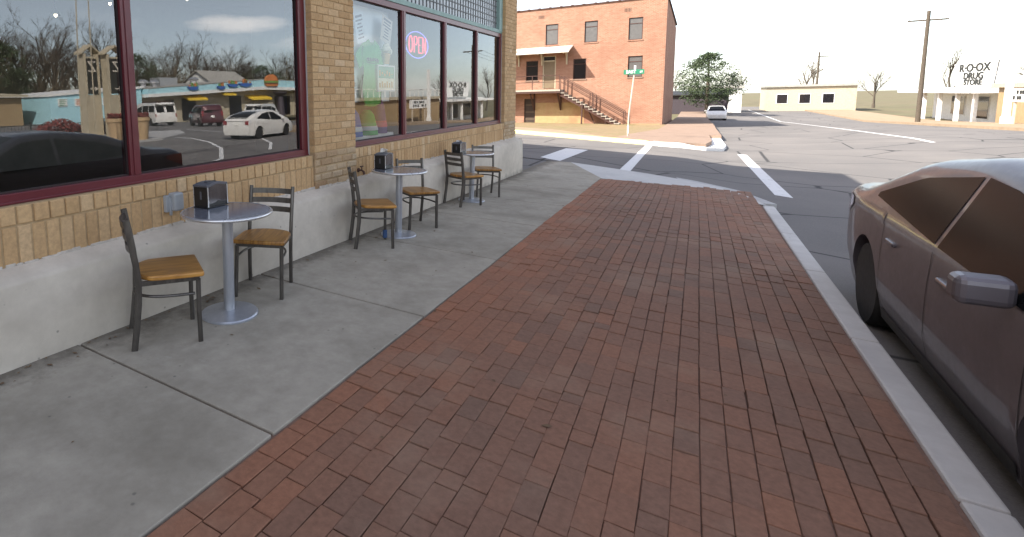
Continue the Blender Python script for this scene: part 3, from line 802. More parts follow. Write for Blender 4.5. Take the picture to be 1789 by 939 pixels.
# room furniture seen through the big window
def pendant(x, y, z, lab):
    o = thing('pendant_lamp', lab, 'lamp', (x, y, z))
    mb = MB(); mb.tube([(0,0,.08),(0,0,3.75-z)], .006, 6); mb.build('cord', M['black'], o)
    mb = MB(); mb.lathe([(.015,.08),(.03,.06),(.05,.02),(.046,.02),(.026,.055),(.0,.07)], 20); mb.build('lamp_shade', M['black'], o, True)
    mb = MB(); mb.lathe([(0,.0),(.010,.005),(.013,.02),(.009,.04),(0,.05)], 12); mb.build('bulb', M['bulb'], o, True)
pendant(-5.0, 2.84, 2.36, 'small lit pendant lamp inside the left pane of the big window')
pendant(-5.2, 3.55, 2.58, 'lit pendant lamp just left of the wide dark red mullion')
pendant(-5.6, 4.95, 2.86, 'lit pendant lamp high inside the right pane of the big window')
o = thing('bar_chair', 'dark round-backed chair inside the shop behind the right end of the big window', 'chair', (-4.0, 4.96, .42))
mb = MB(); mb.lathe([(0,.44),(.20,.44),(.22,.47),(.20,.50),(0,.50)], 24); mb.build('seat', M['black'], o, True, 40)
mb = MB(); mb.prism([(-.19,.5),(.19,.5),(.20,.70),(.15,.82),(.0,.86),(-.15,.82),(-.20,.70)], (.19,0,0), (0,1,0), (0,0,1), (.03,0,0)); mb.build('backrest', M['black'], o, bevel=.01)
for sx in (-1,1):
    for sy in (-1,1):
        mb = MB(); mb.tube([(sx*.13,sy*.13,.45),(sx*.19,sy*.19,0)], .014); mb.build('leg', M['black'], o)

# ------------------------------------------------------------------ tables
def make_table(x, y, lab):
    z = zg(x, y)
    o = thing('bistro_table', lab, 'table', (x, y, z), 0, 'silver bistro tables along the plinth')
    mb = MB(); mb.lathe([(0,.728),(.285,.728),(.300,.732),(.306,.738),(.306,.744),(.300,.7485),(0,.7485)], 72); mb.build('tabletop', M['tabletop'], o, True, 25)
    mb = MB(); mb.lathe([(.296,.7305),(.311,.7285),(.3165,.734),(.3165,.743),(.311,.7485),(.3005,.7505),(.299,.7490)], 72)
    mb.f = [f for f in mb.f if len(f) == 4]; mb.m = mb.m[:len(mb.f)]; mb.c = mb.c[:len(mb.f)]
    mb.build('edge_band', M['edge'], o, True, 60)
    mb = MB(); mb.lathe([(0,.03),(.038,.03),(.038,.728),(0,.728)], 32); mb.build('pole', M['tablesilver'], o, True, 30)
    mb = MB(); mb.lathe([(0,.700),(.10,.700),(.10,.7275),(0,.7275)], 24); mb.build('top_plate', M['gunmetal'], o, True, 30)
    mb = MB(); mb.lathe([(0,-.012),(.198,-.012),(.203,-.006),(.203,.008),(.196,.016),(.10,.026),(.045,.034),(0,.034)], 64); mb.build('base', M['tablesilver'], o, True, 30)
    o.rotation_euler = (-.0215*.6, .037*.5, 0)
    return o
make_table(-2.715, 2.635, 'silver round bistro table nearest the camera, beside the grey outlet box')
make_table(-2.775, 5.385, 'silver round bistro table in the middle, holding the dispenser with a raised napkin')
make_table(-2.84, 7.98, 'silver round bistro table farthest away, by the shop corner')

def dispenser(x, y, z, rz, lab, napkin):
    o = thing('napkin_dispenser', lab, 'napkin dispenser', (x, y, z), rz, 'napkin dispensers on the bistro tables')
    w, d, h = .130, .205, .165
    mb = MB(); mb.prism([(-w/2,.006),(w/2,.006),(w/2,h-.012),(-w/2,h-.012)], (0,-d/2,0), (1,0,0), (0,0,1), (0,d,0)); mb.build('body', M['black'], o, bevel=.004)
    mb = MB(); n = 10; pr = [(-d/2-.004, h-.014)] + [(-d/2-.004 + (d+.008)*i/n, h + .014*math.sin(math.pi*i/n)) for i in range(n+1)] + [(d/2+.004, h-.014)]
    mb.prism(pr, (-w/2-.004,0,0), (0,1,0), (0,0,1), (w+.008,0,0)); mb.build('lid', M['darkgrey'], o, bevel=.003)
    mb = MB(); mb.box(-w*.05, w*.05, -d*.26, d*.26, h+.0135, h+.0165); mb.build('slot', M['black'], o)
    for s in (1, -1):
        f = MB(); x0 = s*(w/2+.001)
        pl = [(-d/2+.006,.03),(-d*.2,.034),(0,.046),(d*.2,.034),(d/2-.006,.03),(d/2-.006,h-.02)] + [(d/2-.006 - (d-.012)*i/8, h-.02+.020*math.sin(math.pi*i/8)) for i in range(1,9)]
        f.prism(pl, (x0,0,0), (0,1,0), (0,0,1), (s*.004,0,0)); fo = f.build('faceplate', M['chrome'], o)
        for y_ in (-d/2, d/2-.008):
            g = MB(); g.box(min(x0,x0+s*.006), max(x0,x0+s*.006), y_, y_+.008, .008, h-.014)
            g.build('edge_strip', M['edge'], fo, bevel=.002)
    for s in (1, -1):
        mb = MB(); mb.box(-.006,.010, *sorted((s*d/2, s*(d/2+.0015))), .062, .118); mb.build('window_slot', M['darkgrey'], o)
    mb = MB(); mb.box(-w/2-.004,w/2+.006,-d/2-.004,d/2+.004,0,.007); mb.build('foot', M['black'], o, bevel=.002)
    if napkin:
        mb = MB(); hh = napkin; vs = []
        for i in range(7):
            t = i/6
            for j, zz_ in enumerate((h+.010, h+.016+hh*.55, h+.016+hh)):
                vs.append((-.05 + .10*t + .006*j*(1 if i%2 else -1), .022*math.sin(t*3+j*.8) + .010*j, zz_ + .006*math.sin(i*2.1)*(j==2)))
        mb.add(vs, [(i*3+j, i*3+j+1, i*3+j+4, i*3+j+3) for i in range(6) for j in range(2)])
        q = mb.build('napkin', M['paper'], o, True); q.modifiers.new('thick', 'SOLIDIFY').thickness = .002
    return o
def top_z(x, y): return zg(x, y) + .7525
dispenser(-2.915, 2.700, top_z(-2.715,2.635)+.001, R(3), 'closed black and chrome napkin dispenser on the nearest table', 0)
dispenser(-2.985, 5.44, top_z(-2.775,5.385)+.003, R(2), 'napkin dispenser on the middle table with a white napkin sticking up', .040)
dispenser(-2.945, 7.72, top_z(-2.84,7.98), R(-3), 'napkin dispenser on the farthest table showing a small tuft of napkin', .018)

# dry leaves and grit along the foot of the plinth
mb = MB()
for i in range(260):
    y = rnd.uniform(-1, 11.8); x = -3.10 + abs(rnd.gauss(0, .09)) if rnd.random() < .7 else rnd.uniform(-3.05, .9)
    sz_ = rnd.uniform(.006, .017) if i < 200 else rnd.uniform(.014, .028); a = rnd.uniform(0, 6.28); c_, s_ = math.cos(a)*sz_, math.sin(a)*sz_; z = zg(x, y) + .004
    mb.add([(x-c_, y-s_, z), (x+s_*.5, y-c_*.5, z+.003), (x+c_, y+s_, z+rnd.uniform(0,.006)), (x-s_*.5, y+c_*.5, z+.004)], [(0,1,2,3)])
q = mb.build('leaf_litter', M['leaf']); q['kind'] = 'stuff'; tag(q, 'scattered dry leaf bits and grit along the foot of the plinth', 'litter')

# ------------------------------------------------------------------ chairs
def sq_tube(mb, pts, w, d):
    # flat oval tube along points lying in the local YZ plane; w across x, d in the plane
    n = len(pts); vs = []
    for i, (x, y, z) in enumerate(pts):
        a = pts[max(i-1,0)]; b = pts[min(i+1,n-1)]
        t = Vector((0, b[1]-a[1], b[2]-a[2])).normalized(); nn = Vector((0, -t.z, t.y))
        for k in range(12):
            an = 2*math.pi*k/12; ca, sa = math.cos(an), math.sin(an)
            sx = math.copysign(abs(ca)**.45, ca)*w/2; sd = math.copysign(abs(sa)**.45, sa)*d/2
            vs.append((x + sx, y + nn.y*sd, z + nn.z*sd))
    fs = [(i*12+k, i*12+(k+1)%12, i*12+12+(k+1)%12, i*12+12+k) for i in range(n-1) for k in range(12)]
    fs += [tuple(range(12))[::-1], tuple((n-1)*12+k for k in range(12))]
    mb.add(vs, fs)
def make_chair():
    o = thing('bistro_chair', 'x', 'chair', (0,0,0), 0, 'oak seated metal chairs at the bistro tables')
    W2, YF, YB = .180, .185, -.185
    back = [(YB-.022,0),(YB-.008,.12),(YB+.008,.30),(YB+.010,.44),(YB-.004,.56),(YB-.028,.70),(YB-.056,.845)]
    for s in (-1, 1):
        mb = MB(); sq_tube(mb, [(s*W2, y, z) for y, z in back], .028, .040); mb.build('back_leg', M['gunmetal'], o, True, 50)
        mb = MB(); sq_tube(mb, [(s*W2*1.04, YF+.012, 0),(s*W2*1.02, YF+.004,.2),(s*W2, YF, .425)], .030, .030); mb.build('front_leg', M['gunmetal'], o, True, 50)
    for zc in (.800, .722, .645):
        t = (zc-.56)/.285; yb = YB - .004 - .052*t
        mb = MB(); vs = []; n = 12
        for i in range(n+1):
            u = -1 + 2*i/n; x = u*(W2-.010); bow = -.030*(1-u*u)
            for dy, dz in ((-.006,-.022),(.006,-.022),(.002,.022),(-.010,.022)): vs.append((x, yb+bow+dy, zc+dz))
        fs = [(i*4+k, i*4+(k+1)%4, i*4+4+(k+1)%4, i*4+4+k) for i in range(n) for k in range(4)] + [(3,2,1,0), tuple(n*4+k for k in range(4))]
        mb.add(vs, fs); mb.build('back_slat', M['gunmetal'], o, True, 40)
    # seat: square front, rounded rear corners
    out = [(-.208,.212),(-.195,.222),(.195,.222),(.208,.212)]
    out += [(.208 - .0*i, .10) for i in (0,)] + [(.200,-.06)] + [(.200*math.cos(a), -.06 - .135*math.sin(a)) for a in [R(x_) for x_ in range(12, 169, 12)]] + [(-.200,-.06),(-.208,.10)]
    mb = MB(); mb.prism(out, (0,0,.446), (1,0,0), (0,1,0), (0,0,.032)); st = mb.build('seat', M['oak'], o, bevel=.009, seg=3, smooth=True, angle=40)
    mb = MB()
    mb.bar((-W2,YF,.432),(W2,YF,.432),.022,.028); mb.bar((-W2,YB+.012,.432),(W2,YB+.012,.432),.022,.028)
    for s in (-1,1): mb.bar((s*W2,YB,.432),(s*W2,YF,.432),.022,.028)
    mb.build('seat_frame', M['gunmetal'], o, bevel=.002)
    mb = MB(); pts = []
    for i in range(25):
        a = math.pi*i/24; pts.append((W2*math.cos(a), YF - .02 - (YF-YB-.01)*math.sin(a)**.62, .330))
    mb.tube(pts, .010, 8); mb.build('stretcher', M['gunmetal'], o, True)
    return o
ch0 = make_chair()
spots = [(-2.805, 2.155, (.55,.835), 'chair in the front left corner, seen from its back left, nearest the camera'),
         (-2.835, 3.150, (.45,-.89), 'chair facing the camera behind the nearest table'),
         (-2.825, 4.850, (.75,.66), 'chair with a blue taped front leg on the near side of the middle table'),
         (-2.815, 5.923, (.80,-.60), 'chair on the far side of the middle table, half hidden by its napkin dispenser'),
         (-2.845, 7.610, (.45,.89), 'chair with its three slat back to the camera, in front of the farthest table'),
         (-2.840, 8.600, (.57,-.82), 'farthest chair, behind the last table near the plinth corner')]
for i, (x, y, d, lab) in enumerate(spots):
    c = ch0 if i == 0 else copy_tree(ch0)
    c.location = (x, y, zg(x, y)); rz = math.atan2(-d[0], d[1])
    # tilt with the sloping pavement
    n = Vector((.037, .0215, 1)).normalized(); q = Vector((0,0,1)).rotation_difference(n)
    c.rotation_euler = (q.to_matrix() @ Matrix.Rotation(rz, 3, 'Z')).to_euler()
    c['label'] = lab; c.scale = (.97,.97,.955)
    if i == 2:
        mb = MB(); mb.box(-.180*1.02-.022,-.180*1.02+.022,.185-.016,.185+.030,.02,.115); mb.build('tape_wrap', M['bluetape'], c, bevel=.008)
# ------------------------------------------------------------------ red brick building over the cross street
def holed_wall(mb, x0, x1, z0, z1, holes, y, depth, m=0):
    xs = sorted({x0, x1, *[h[0] for h in holes], *[h[1] for h in holes]}); zz_ = sorted({z0, z1, *[h[2] for h in holes], *[h[3] for h in holes]})
    for a, b in zip(xs, xs[1:]):
        for c, d in zip(zz_, zz_[1:]):
            cx, cz = (a+b)/2, (c+d)/2
            if any(h[0] < cx < h[1] and h[2] < cz < h[3] for h in holes): continue
            mb.add([(a,y,c),(b,y,c),(b,y,d),(a,y,d)], [(0,1,2,3)], m)
    for h in holes:
        a, b, c, d = h
        for q in (((a,c),(b,c)),((b,c),(b,d)),((b,d),(a,d)),((a,d),(a,c))):
            (p0,q0),(p1,q1) = q
            mb.add([(p0,y,q0),(p1,y,q1),(p1,y+depth,q1),(p0,y+depth,q0)], [(0,1,2,3)], m)
YR = 43.6
red = thing('brick_building', 'three storey red brick building with outside stairs across the side street', 'building', (-10, YR, -.9))
top_w = [(-9.77,-8.86,5.23,6.77),(-7.04,-6.15,5.23,6.75),(-4.17,-3.29,5.19,6.72),(-14.9,-14.0,5.23,6.77),(-19.4,-18.5,5.23,6.77)]
mid_w = [(-11.18,-10.27,2.61,4.11),(-7.75,-6.86,2.60,4.09),(-4.13,-3.22,2.60,4.07),(-15.6,-14.7,2.6,4.1)]
door_h = (-9.93,-8.98,1.95,4.42); bdoor = (-11.27,-10.44,-1.2,1.20)
mb = MB(); holed_wall(mb, -28, -1.88, -1.6, 7.92, top_w + mid_w + [door_h, bdoor], YR, .14)
mb.add([(-1.88,YR,-1.6),(-1.88,62.5,-2.2),(-1.88,62.5,7.6),(-1.88,YR,7.92)], [(0,1,2,3)])
mb.add([(-28,YR,-1.6),(-28,62.5,-1.6),(-28,62.5,7.9),(-28,YR,7.92)], [(0,1,2,3)]); mb.add([(-28,62.5,-1.6),(-1.88,62.5,-1.6),(-1.88,62.5,7.6),(-28,62.5,7.9)], [(0,1,2,3)])
mb.build('wall', M['redbrick'], red, world=True)
mb = MB(); mb.add([(-28,YR+.2,7.8),(-1.9,YR+.2,7.8),(-1.9,62.4,7.5),(-28,62.4,7.5)], [(0,1,2,3)]); rf = mb.build('roof', M['roofing'], red, world=True)
mb = MB(); mb.box(-28.06,-1.80,YR-.07,YR+.25,7.92,8.0); mb.box(-2.1,-1.80,YR+.25,62.55,7.85,7.97)
x = -27.5
while x < -2: mb.box(x, x+.16, YR-.09, YR+.1, 7.94, 8.035); x += .78
mb.build('coping', M['rust'], rf, world=True)
def rwin(h, glassmat, bright):
    a, b, c, d = h
    f = MB(); w = .055; y0, y1 = YR+.055, YR+.12
    f.box(a,b,y0,y1,c,c+w); f.box(a,b,y0,y1,d-w,d); f.box(a,a+w,y0,y1,c+w,d-w); f.box(b-w,b,y0,y1,c+w,d-w); f.box(a+w,b-w,y0+.005,y1,c+(d-c)*.72,c+(d-c)*.72+.05)
    fo = f.build('window', M['rust'], red, world=True)
    p = MB(); p.box(a+.02,b-.02,YR+.085,YR+.10,c+.02,d-.02); p.build('pane', glassmat, fo, world=True)
    s = MB(); s.box(a-.05,b+.05,YR-.045,YR+.05,c-.075,c-.002); s.build('sill', M['redbrick'] if not bright else M['pinkwalk'], fo, world=True)
for h in top_w: rwin(h, M['redglass'], 0)
for i, h in enumerate(mid_w): rwin(h, M['redglass'] if i == 2 else M['darkglass'], 1)
# balcony door with transom
a, b, c, d = door_h
f = MB(); f.box(a,a+.07,YR+.03,YR+.12,c,d); f.box(b-.07,b,YR+.03,YR+.12,c,d); f.box(a+.07,b-.07,YR+.03,YR+.12,d-.06,d); f.box(a+.07,b-.07,YR+.03,YR+.12,4.0,4.08)
dr = f.build('door_frame', M['cream'], red, world=True)
p = MB(); p.box(a+.07,b-.07,YR+.07,YR+.11,c+.03,4.0); dd = p.build('door', M['tindoor'], dr, world=True, bevel=.005)
p = MB(); p.box(a+.07,b-.07,YR+.06,YR+.10,4.08,d-.06); p.box(a+.36,a+.38,YR+.05,YR+.06,4.08,d-.06); p.box(a+.58,a+.60,YR+.05,YR+.06,4.08,d-.06); p.build('transom_light', M['darkglass'], dr, world=True)
p = MB(); p.box(a+.10,a+.15,YR+.03,YR+.07,c+.98,c+1.06); p.build('handle', M['galv'], dr, world=True)
# basement door
a, b, c, d = bdoor
p = MB(); p.box(a,b,YR+.08,YR+.12,c,d); p.box(a,a+.06,YR+.04,YR+.08,c,d); p.box(b-.06,b,YR+.04,YR+.08,c,d); p.box(a+.06,b-.06,YR+.04,YR+.08,d-.07,d)
bd = p.build('basement_door', M['darkdoor'], red, world=True)
mb = MB(); 
for i in range(4): mb.box(a+.08,b-.08,YR+.072,YR+.08,c+.25+i*.55,c+.25+i*.55+.04)
mb.build('ledges', M['tindoor'], bd, world=True)
# ochre painted panel of the wall
p = MB(); p.box(-10.42,-6.9,YR-.012,YR+.01,-1.2,.88); p.build('painted_base', M['ochre'], red, world=True)
p = MB(); p.box(-11.9,-2.0,YR-.10,YR-.012,-1.4,-.70); p.build('footing', M['ochre'], red, world=True)
# brick vents
for vx, vz in ((-10.09,7.36),(-4.24,7.28)):
    p = MB()
    for i in range(5): p.box(vx-.22+i*.09, vx-.175+i*.09, YR-.006, YR+.01, vz-.12, vz+.12)
    p.build('vent', M['darkdoor'], red, world=True)
# tin canopy on brackets
p = MB(); x0, x1 = -14.0, -7.80; yA, yB = YR-.01, YR-1.5
p.add([(x0,yA,5.10),(x1,yA,5.10),(x1-.02,yB,4.60),(x0,yB,4.60),(x0,yA,5.04),(x1,yA,5.04),(x1-.02,yB,4.52),(x0,yB,4.52)], [(0,1,2,3),(4,7,6,5),(3,2,6,7),(1,5,6,2),(0,3,7,4),(0,4,5,1)])
i = x0 + .25
while i < x1-.05:
    p.bar((i,yA-.02,5.112),(i-.01,yB+.01,4.612),.03,.03); i += .42
can = p.build('canopy', M['tin'], red, world=True)
for bx in (-8.20,-9.98,-11.72,-13.6):
    p = MB(); p.bar((bx,YR-.05,4.86),(bx,yB+.12,4.50),.09,.10); p.prism([(0,0),(.10,0),(.16,.5),(.45,.85),(.85,1.0),(.9,1.1),(.0,1.1)], (bx-.045,YR-.012,3.72), (0,-1,0), (0,0,1), (.09,0,0)); p.build('bracket', M['cream'], can, world=True)
# landing
p = MB(); p.box(-14.0,-8.35,YR-1.42,YR-.01,1.74,1.86); ld = p.build('landing', M['treads'], red, world=True, bevel=.01)
p = MB(); p.box(-14.0,-8.35,YR-1.40,YR-1.30,1.60,1.738); 
for bx in (-8.55,-10.5,-12.1): p.box(bx-.06,bx+.06,YR-1.3,YR-.02,1.56,1.736)
p.build('joists', M['rust'], ld, world=True)
for bx in (-8.55,-10.5,-12.1):
    p = MB(); p.bar((bx,YR-.05,.35),(bx,YR-1.25,1.55),.09,.10); p.bar((bx,YR-.05,.30),(bx,YR-.05,1.56),.09,.08); p.build('brace', M['rust'], ld, world=True)
yr = YR - 1.38
p = MB()
for bx in (-8.42,-10.35,-11.9,-13.9): p.bar((bx,yr,1.86),(bx,yr,2.92),.05)
for z_ in (2.90,2.42): p.bar((-14,yr,z_),(-8.40,yr,z_),.045)
p.build('railing', M['rust'], ld, world=True)
# stairs down to the right
x0, z0, x1, z1 = -8.33, 1.80, -4.15, -.78
nst = 15; p = MB(); q = MB()
for i in range(nst):
    t = (i+.5)/nst; xx = x0 + (x1-x0)*t; zz_ = z0 + (z1-z0)*(i+1)/nst
    p.box(xx-.165, xx+.165, YR-1.34, YR-.22, zz_-.06, zz_)
    p.box(xx-.165, xx-.140, YR-1.33, YR-.23, zz_+.001, zz_+.12)
stp = p.build('stair_treads', M['treads'], red, world=True, bevel=.006)
for yy in (YR-1.24, YR-.20): q.bar((x0,yy,z0-.30),(x1+.05,yy,z1-.24),.05,.24)
q.build('stringer', M['rust'], stp, world=True)
for yy in (YR-1.36, YR-.24):
    q = MB()
    for t in (0,.07,.48,.54,1.0):
        xx = x0 + (x1-x0)*t; zz_ = z0 + (z1-z0)*t; q.bar((xx,yy,zz_-.1),(xx,yy,zz_+1.0),.05)
    for h in (1.0,.62,.88): q.bar((x0,yy,z0+h),(x1,yy,z1+h),.04)
    q.build('handrail', M['rust'], stp, world=True)
q = MB(); q.bar((-6.85,YR-1.3,.75),(-6.85,YR-1.3,-1.3),.10); q.bar((-6.7,YR-.3,.6),(-5.9,YR-.3,-1.2),.07); q.bar((-5.3,YR-1.2,-.2),(-5.3,YR-1.2,-1.3),.05); q.build('prop', M['rust'], stp, world=True)

# street name sign
sp = thing('street_sign', 'green street name sign on a thin leaning post at the far corner', 'street sign', (-2.40, 26.45, zg(-2.4,26.45)+up))
h = 2.72
mb = MB(); mb.tube([(0,0,-.2),(.01,0,.9),(.16,0,h)], .032, 8); mb.build('post', M['galv'], sp, True)
mb = MB(); mb.box(.13,.19,-.04,.04,h-.05,h+.04); mb.box(.135,.215,-.03,.03,h+.04,h+.30); mb.box(-.03,.03,-.05,.05,.1,.45); mb.build('bracket', M['white'], sp, bevel=.01)
mb = MB(); mb.box(-.25,.53,-.058,-.048,h-.07,h+.13); pl = mb.build('name_plate', M['signgreen'], sp, bevel=.004)
text('EAST', .17, M['whitesign'], 'lettering', pl, Vector((.03,-.062,h+.03)) + parent_loc(pl), (1,0,0), (0,0,1), .002, bold=.006)
text('ST', .10, M['whitesign'], 'lettering', pl, Vector((.42,-.062,h+.02)) + parent_loc(pl), (1,0,0), (0,0,1), .002, bold=.004)

# ------------------------------------------------------------------ trees
def bare_tree(mb, seed, H, spread=.5, levels=5, base=(0,0,0)):
    r = random.Random(seed)
    def grow(p, d, L, rad, lv):
        pts = [p]; n = 3; q = Vector(p); dd = Vector(d)
        for i in range(n):
            dd = (dd + Vector((r.uniform(-1,1), r.uniform(-1,1), r.uniform(-.25,.5)))*.13).normalized()
            q = q + dd*(L/n); pts.append(q.copy())
        mb.tube(pts, [rad*(1-.5*i/n) for i in range(n+1)], 5 if lv > 2 else 3, cap=False)
        if lv == 0: return
        k = r.randint(3,4) if lv < levels else r.randint(5,7)
        for i in range(k):
            t = r.uniform(.4,1) if lv < levels else r.uniform(.35,1)
            pp = pts[min(n-1,int(t*n))].lerp(pts[min(n,int(t*n)+1)], t*n-int(t*n))
            a = r.uniform(0, 2*math.pi); s = spread*r.uniform(.6,1.3)
            o = Vector((math.cos(a), math.sin(a), 0)); o = (o - dd*o.dot(dd)).normalized()
            grow(pp, (dd*math.cos(s) + o*math.sin(s) + Vector((0,0,.12))).normalized(), L*r.uniform(.50,.72), rad*.48, lv-1)
    grow(Vector(base), Vector((0,0,1)), H*.42, H*.016, levels)
def make_bare(seed, H, lab, spread):
    o = thing('bare_tree', lab, 'tree', (0,0,0), 0, 'bare winter trees on the skyline')
    mb = MB(); mb.tube([(0,0,-1),(0,0,.6),(0,0,H*.05)], [H*.022,H*.019,H*.016], 8); mb.build('trunk', M['bark'], o, True)
    mb = MB(); bare_tree(mb, seed, H, spread); mb.build('crown', M['bark'], o)
    return o
bt = [make_bare(11, 14, 'broad bare winter tree in the wood behind the diner', .62), make_bare(23, 12, 'narrow bare winter tree in the wood behind the diner', .45), make_bare(37, 15, 'tall bare winter tree in the wood behind the diner', .52)]
pl_ = []
r2 = random.Random(5)
for i in range(84):
    X = r2.uniform(74, 96); Y = (X+6.8)/2.35*(.72 + 2.4*i/84) * r2.uniform(.95,1.05)
    pl_.append((X, Y, r2.uniform(.95,1.35)*(1.1 if i < 25 else .95)))
for X, Y in ((6,150),(-9,140),(16,128),(24,120),(-4,165),(32,118),(40,112),(9,170),(20,150)): pl_.append((X, Y, r2.uniform(.6,.85)))
used = set()
for i, (X, Y, s) in enumerate(pl_):
    k = i % 3
    o = bt[k] if k not in used else copy_tree(bt[k]); used.add(k)
    o.location = (X, Y, zg(X, Y)-.1); o.rotation_euler = (0, 0, r2.uniform(0, 6.28)); o.scale = (s*1.15, s*1.15, s)
    if i >= 84: o['label'] = 'bare winter tree far off down the street'; o['group'] = 'bare trees at the end of the street'
# thicket: the brown underwood behind the diner, one mass
mb = MB()
for i in range(9000):
    X = r2.uniform(70, 98); Y = r2.uniform(18, 130); z = zg(X, Y); h = r2.uniform(2.5, 9.5)*(.75+.25*math.sin(Y*.21)+.12*math.sin(Y*.6))
    mb.tube([(X, Y, z-.2), (X+r2.uniform(-.7,.7), Y+r2.uniform(-.7,.7), z+h*.6), (X+r2.uniform(-1.5,1.5), Y+r2.uniform(-1.5,1.5), z+h)], [.09,.06,.03], 3, cap=False)
th = mb.build('thicket', noisy('brown_underwood', (.075,.06,.036), (.135,.105,.066), .2, .95, 0)); th['kind'] = 'stuff'
tag(th, 'brown leafless underwood behind the blue diner', 'undergrowth')
def evergreen(H, W_, seed, lab, cone):
    r = random.Random(seed); o = thing('evergreen_tree', lab, 'tree')
    mb = MB(); mb.tube([(0,0,-1),(0,0,H*.5),(0,0,H*.92)], [.25,.17,.04], 8); mb.build('trunk', M['bark'], o, True)
    mb = MB()
    for i in range(260):
        t = r.random()**.8; z = H*(.14 + .84*t)
        rad = W_*((1-t)**.75 if cone else math.sqrt(max(.02, 1-(2*t-.95)**2))) * r.uniform(.35,1)
        a = r.uniform(0, 6.28); c = Vector((rad*math.cos(a), rad*math.sin(a), z - .1*rad))
        for k in range(26):
            p = c + Vector((r.gauss(0,1), r.gauss(0,1), r.gauss(0,.5)))*W_*.11
            u = Vector((r.gauss(0,1),r.gauss(0,1),r.gauss(0,1))).normalized(); w = u.orthogonal().normalized(); s = r.uniform(.09,.2)
            mb.add([p-u*s-w*s*.35, p+u*s-w*s*.1, p+u*s*1.1+w*s*.2, p-u*s*.6+w*s*.4], [(0,1,2,3)])
    mb.build('crown', M['needle'], o)
    return o
e1 = evergreen(9.5, 3.6, 3, 'dark evergreen tree down the street past the red building', 0); e1.location = (1.2, 82, zg(0,82)); e1.scale = (1.0,1.0,.8)
e2 = evergreen(11, 4.6, 9, 'bushy dark pine mirrored in the big window above the diner', 0); e2.location = (72, 58, zg(72,58))
e3 = copy_tree(e2); e3['label'] = 'wide pine mirrored at the right end of the big window'; e3.location = (74, 92, zg(72,92)); e3.scale = (1.25,1.25,1.0)
e4 = copy_tree(e1); e4['label'] = 'evergreen tree mirrored at the left edge of the big window'; e4.location = (72, 36, zg(72,36)); e4.scale = (1.2,1.2,1.15)

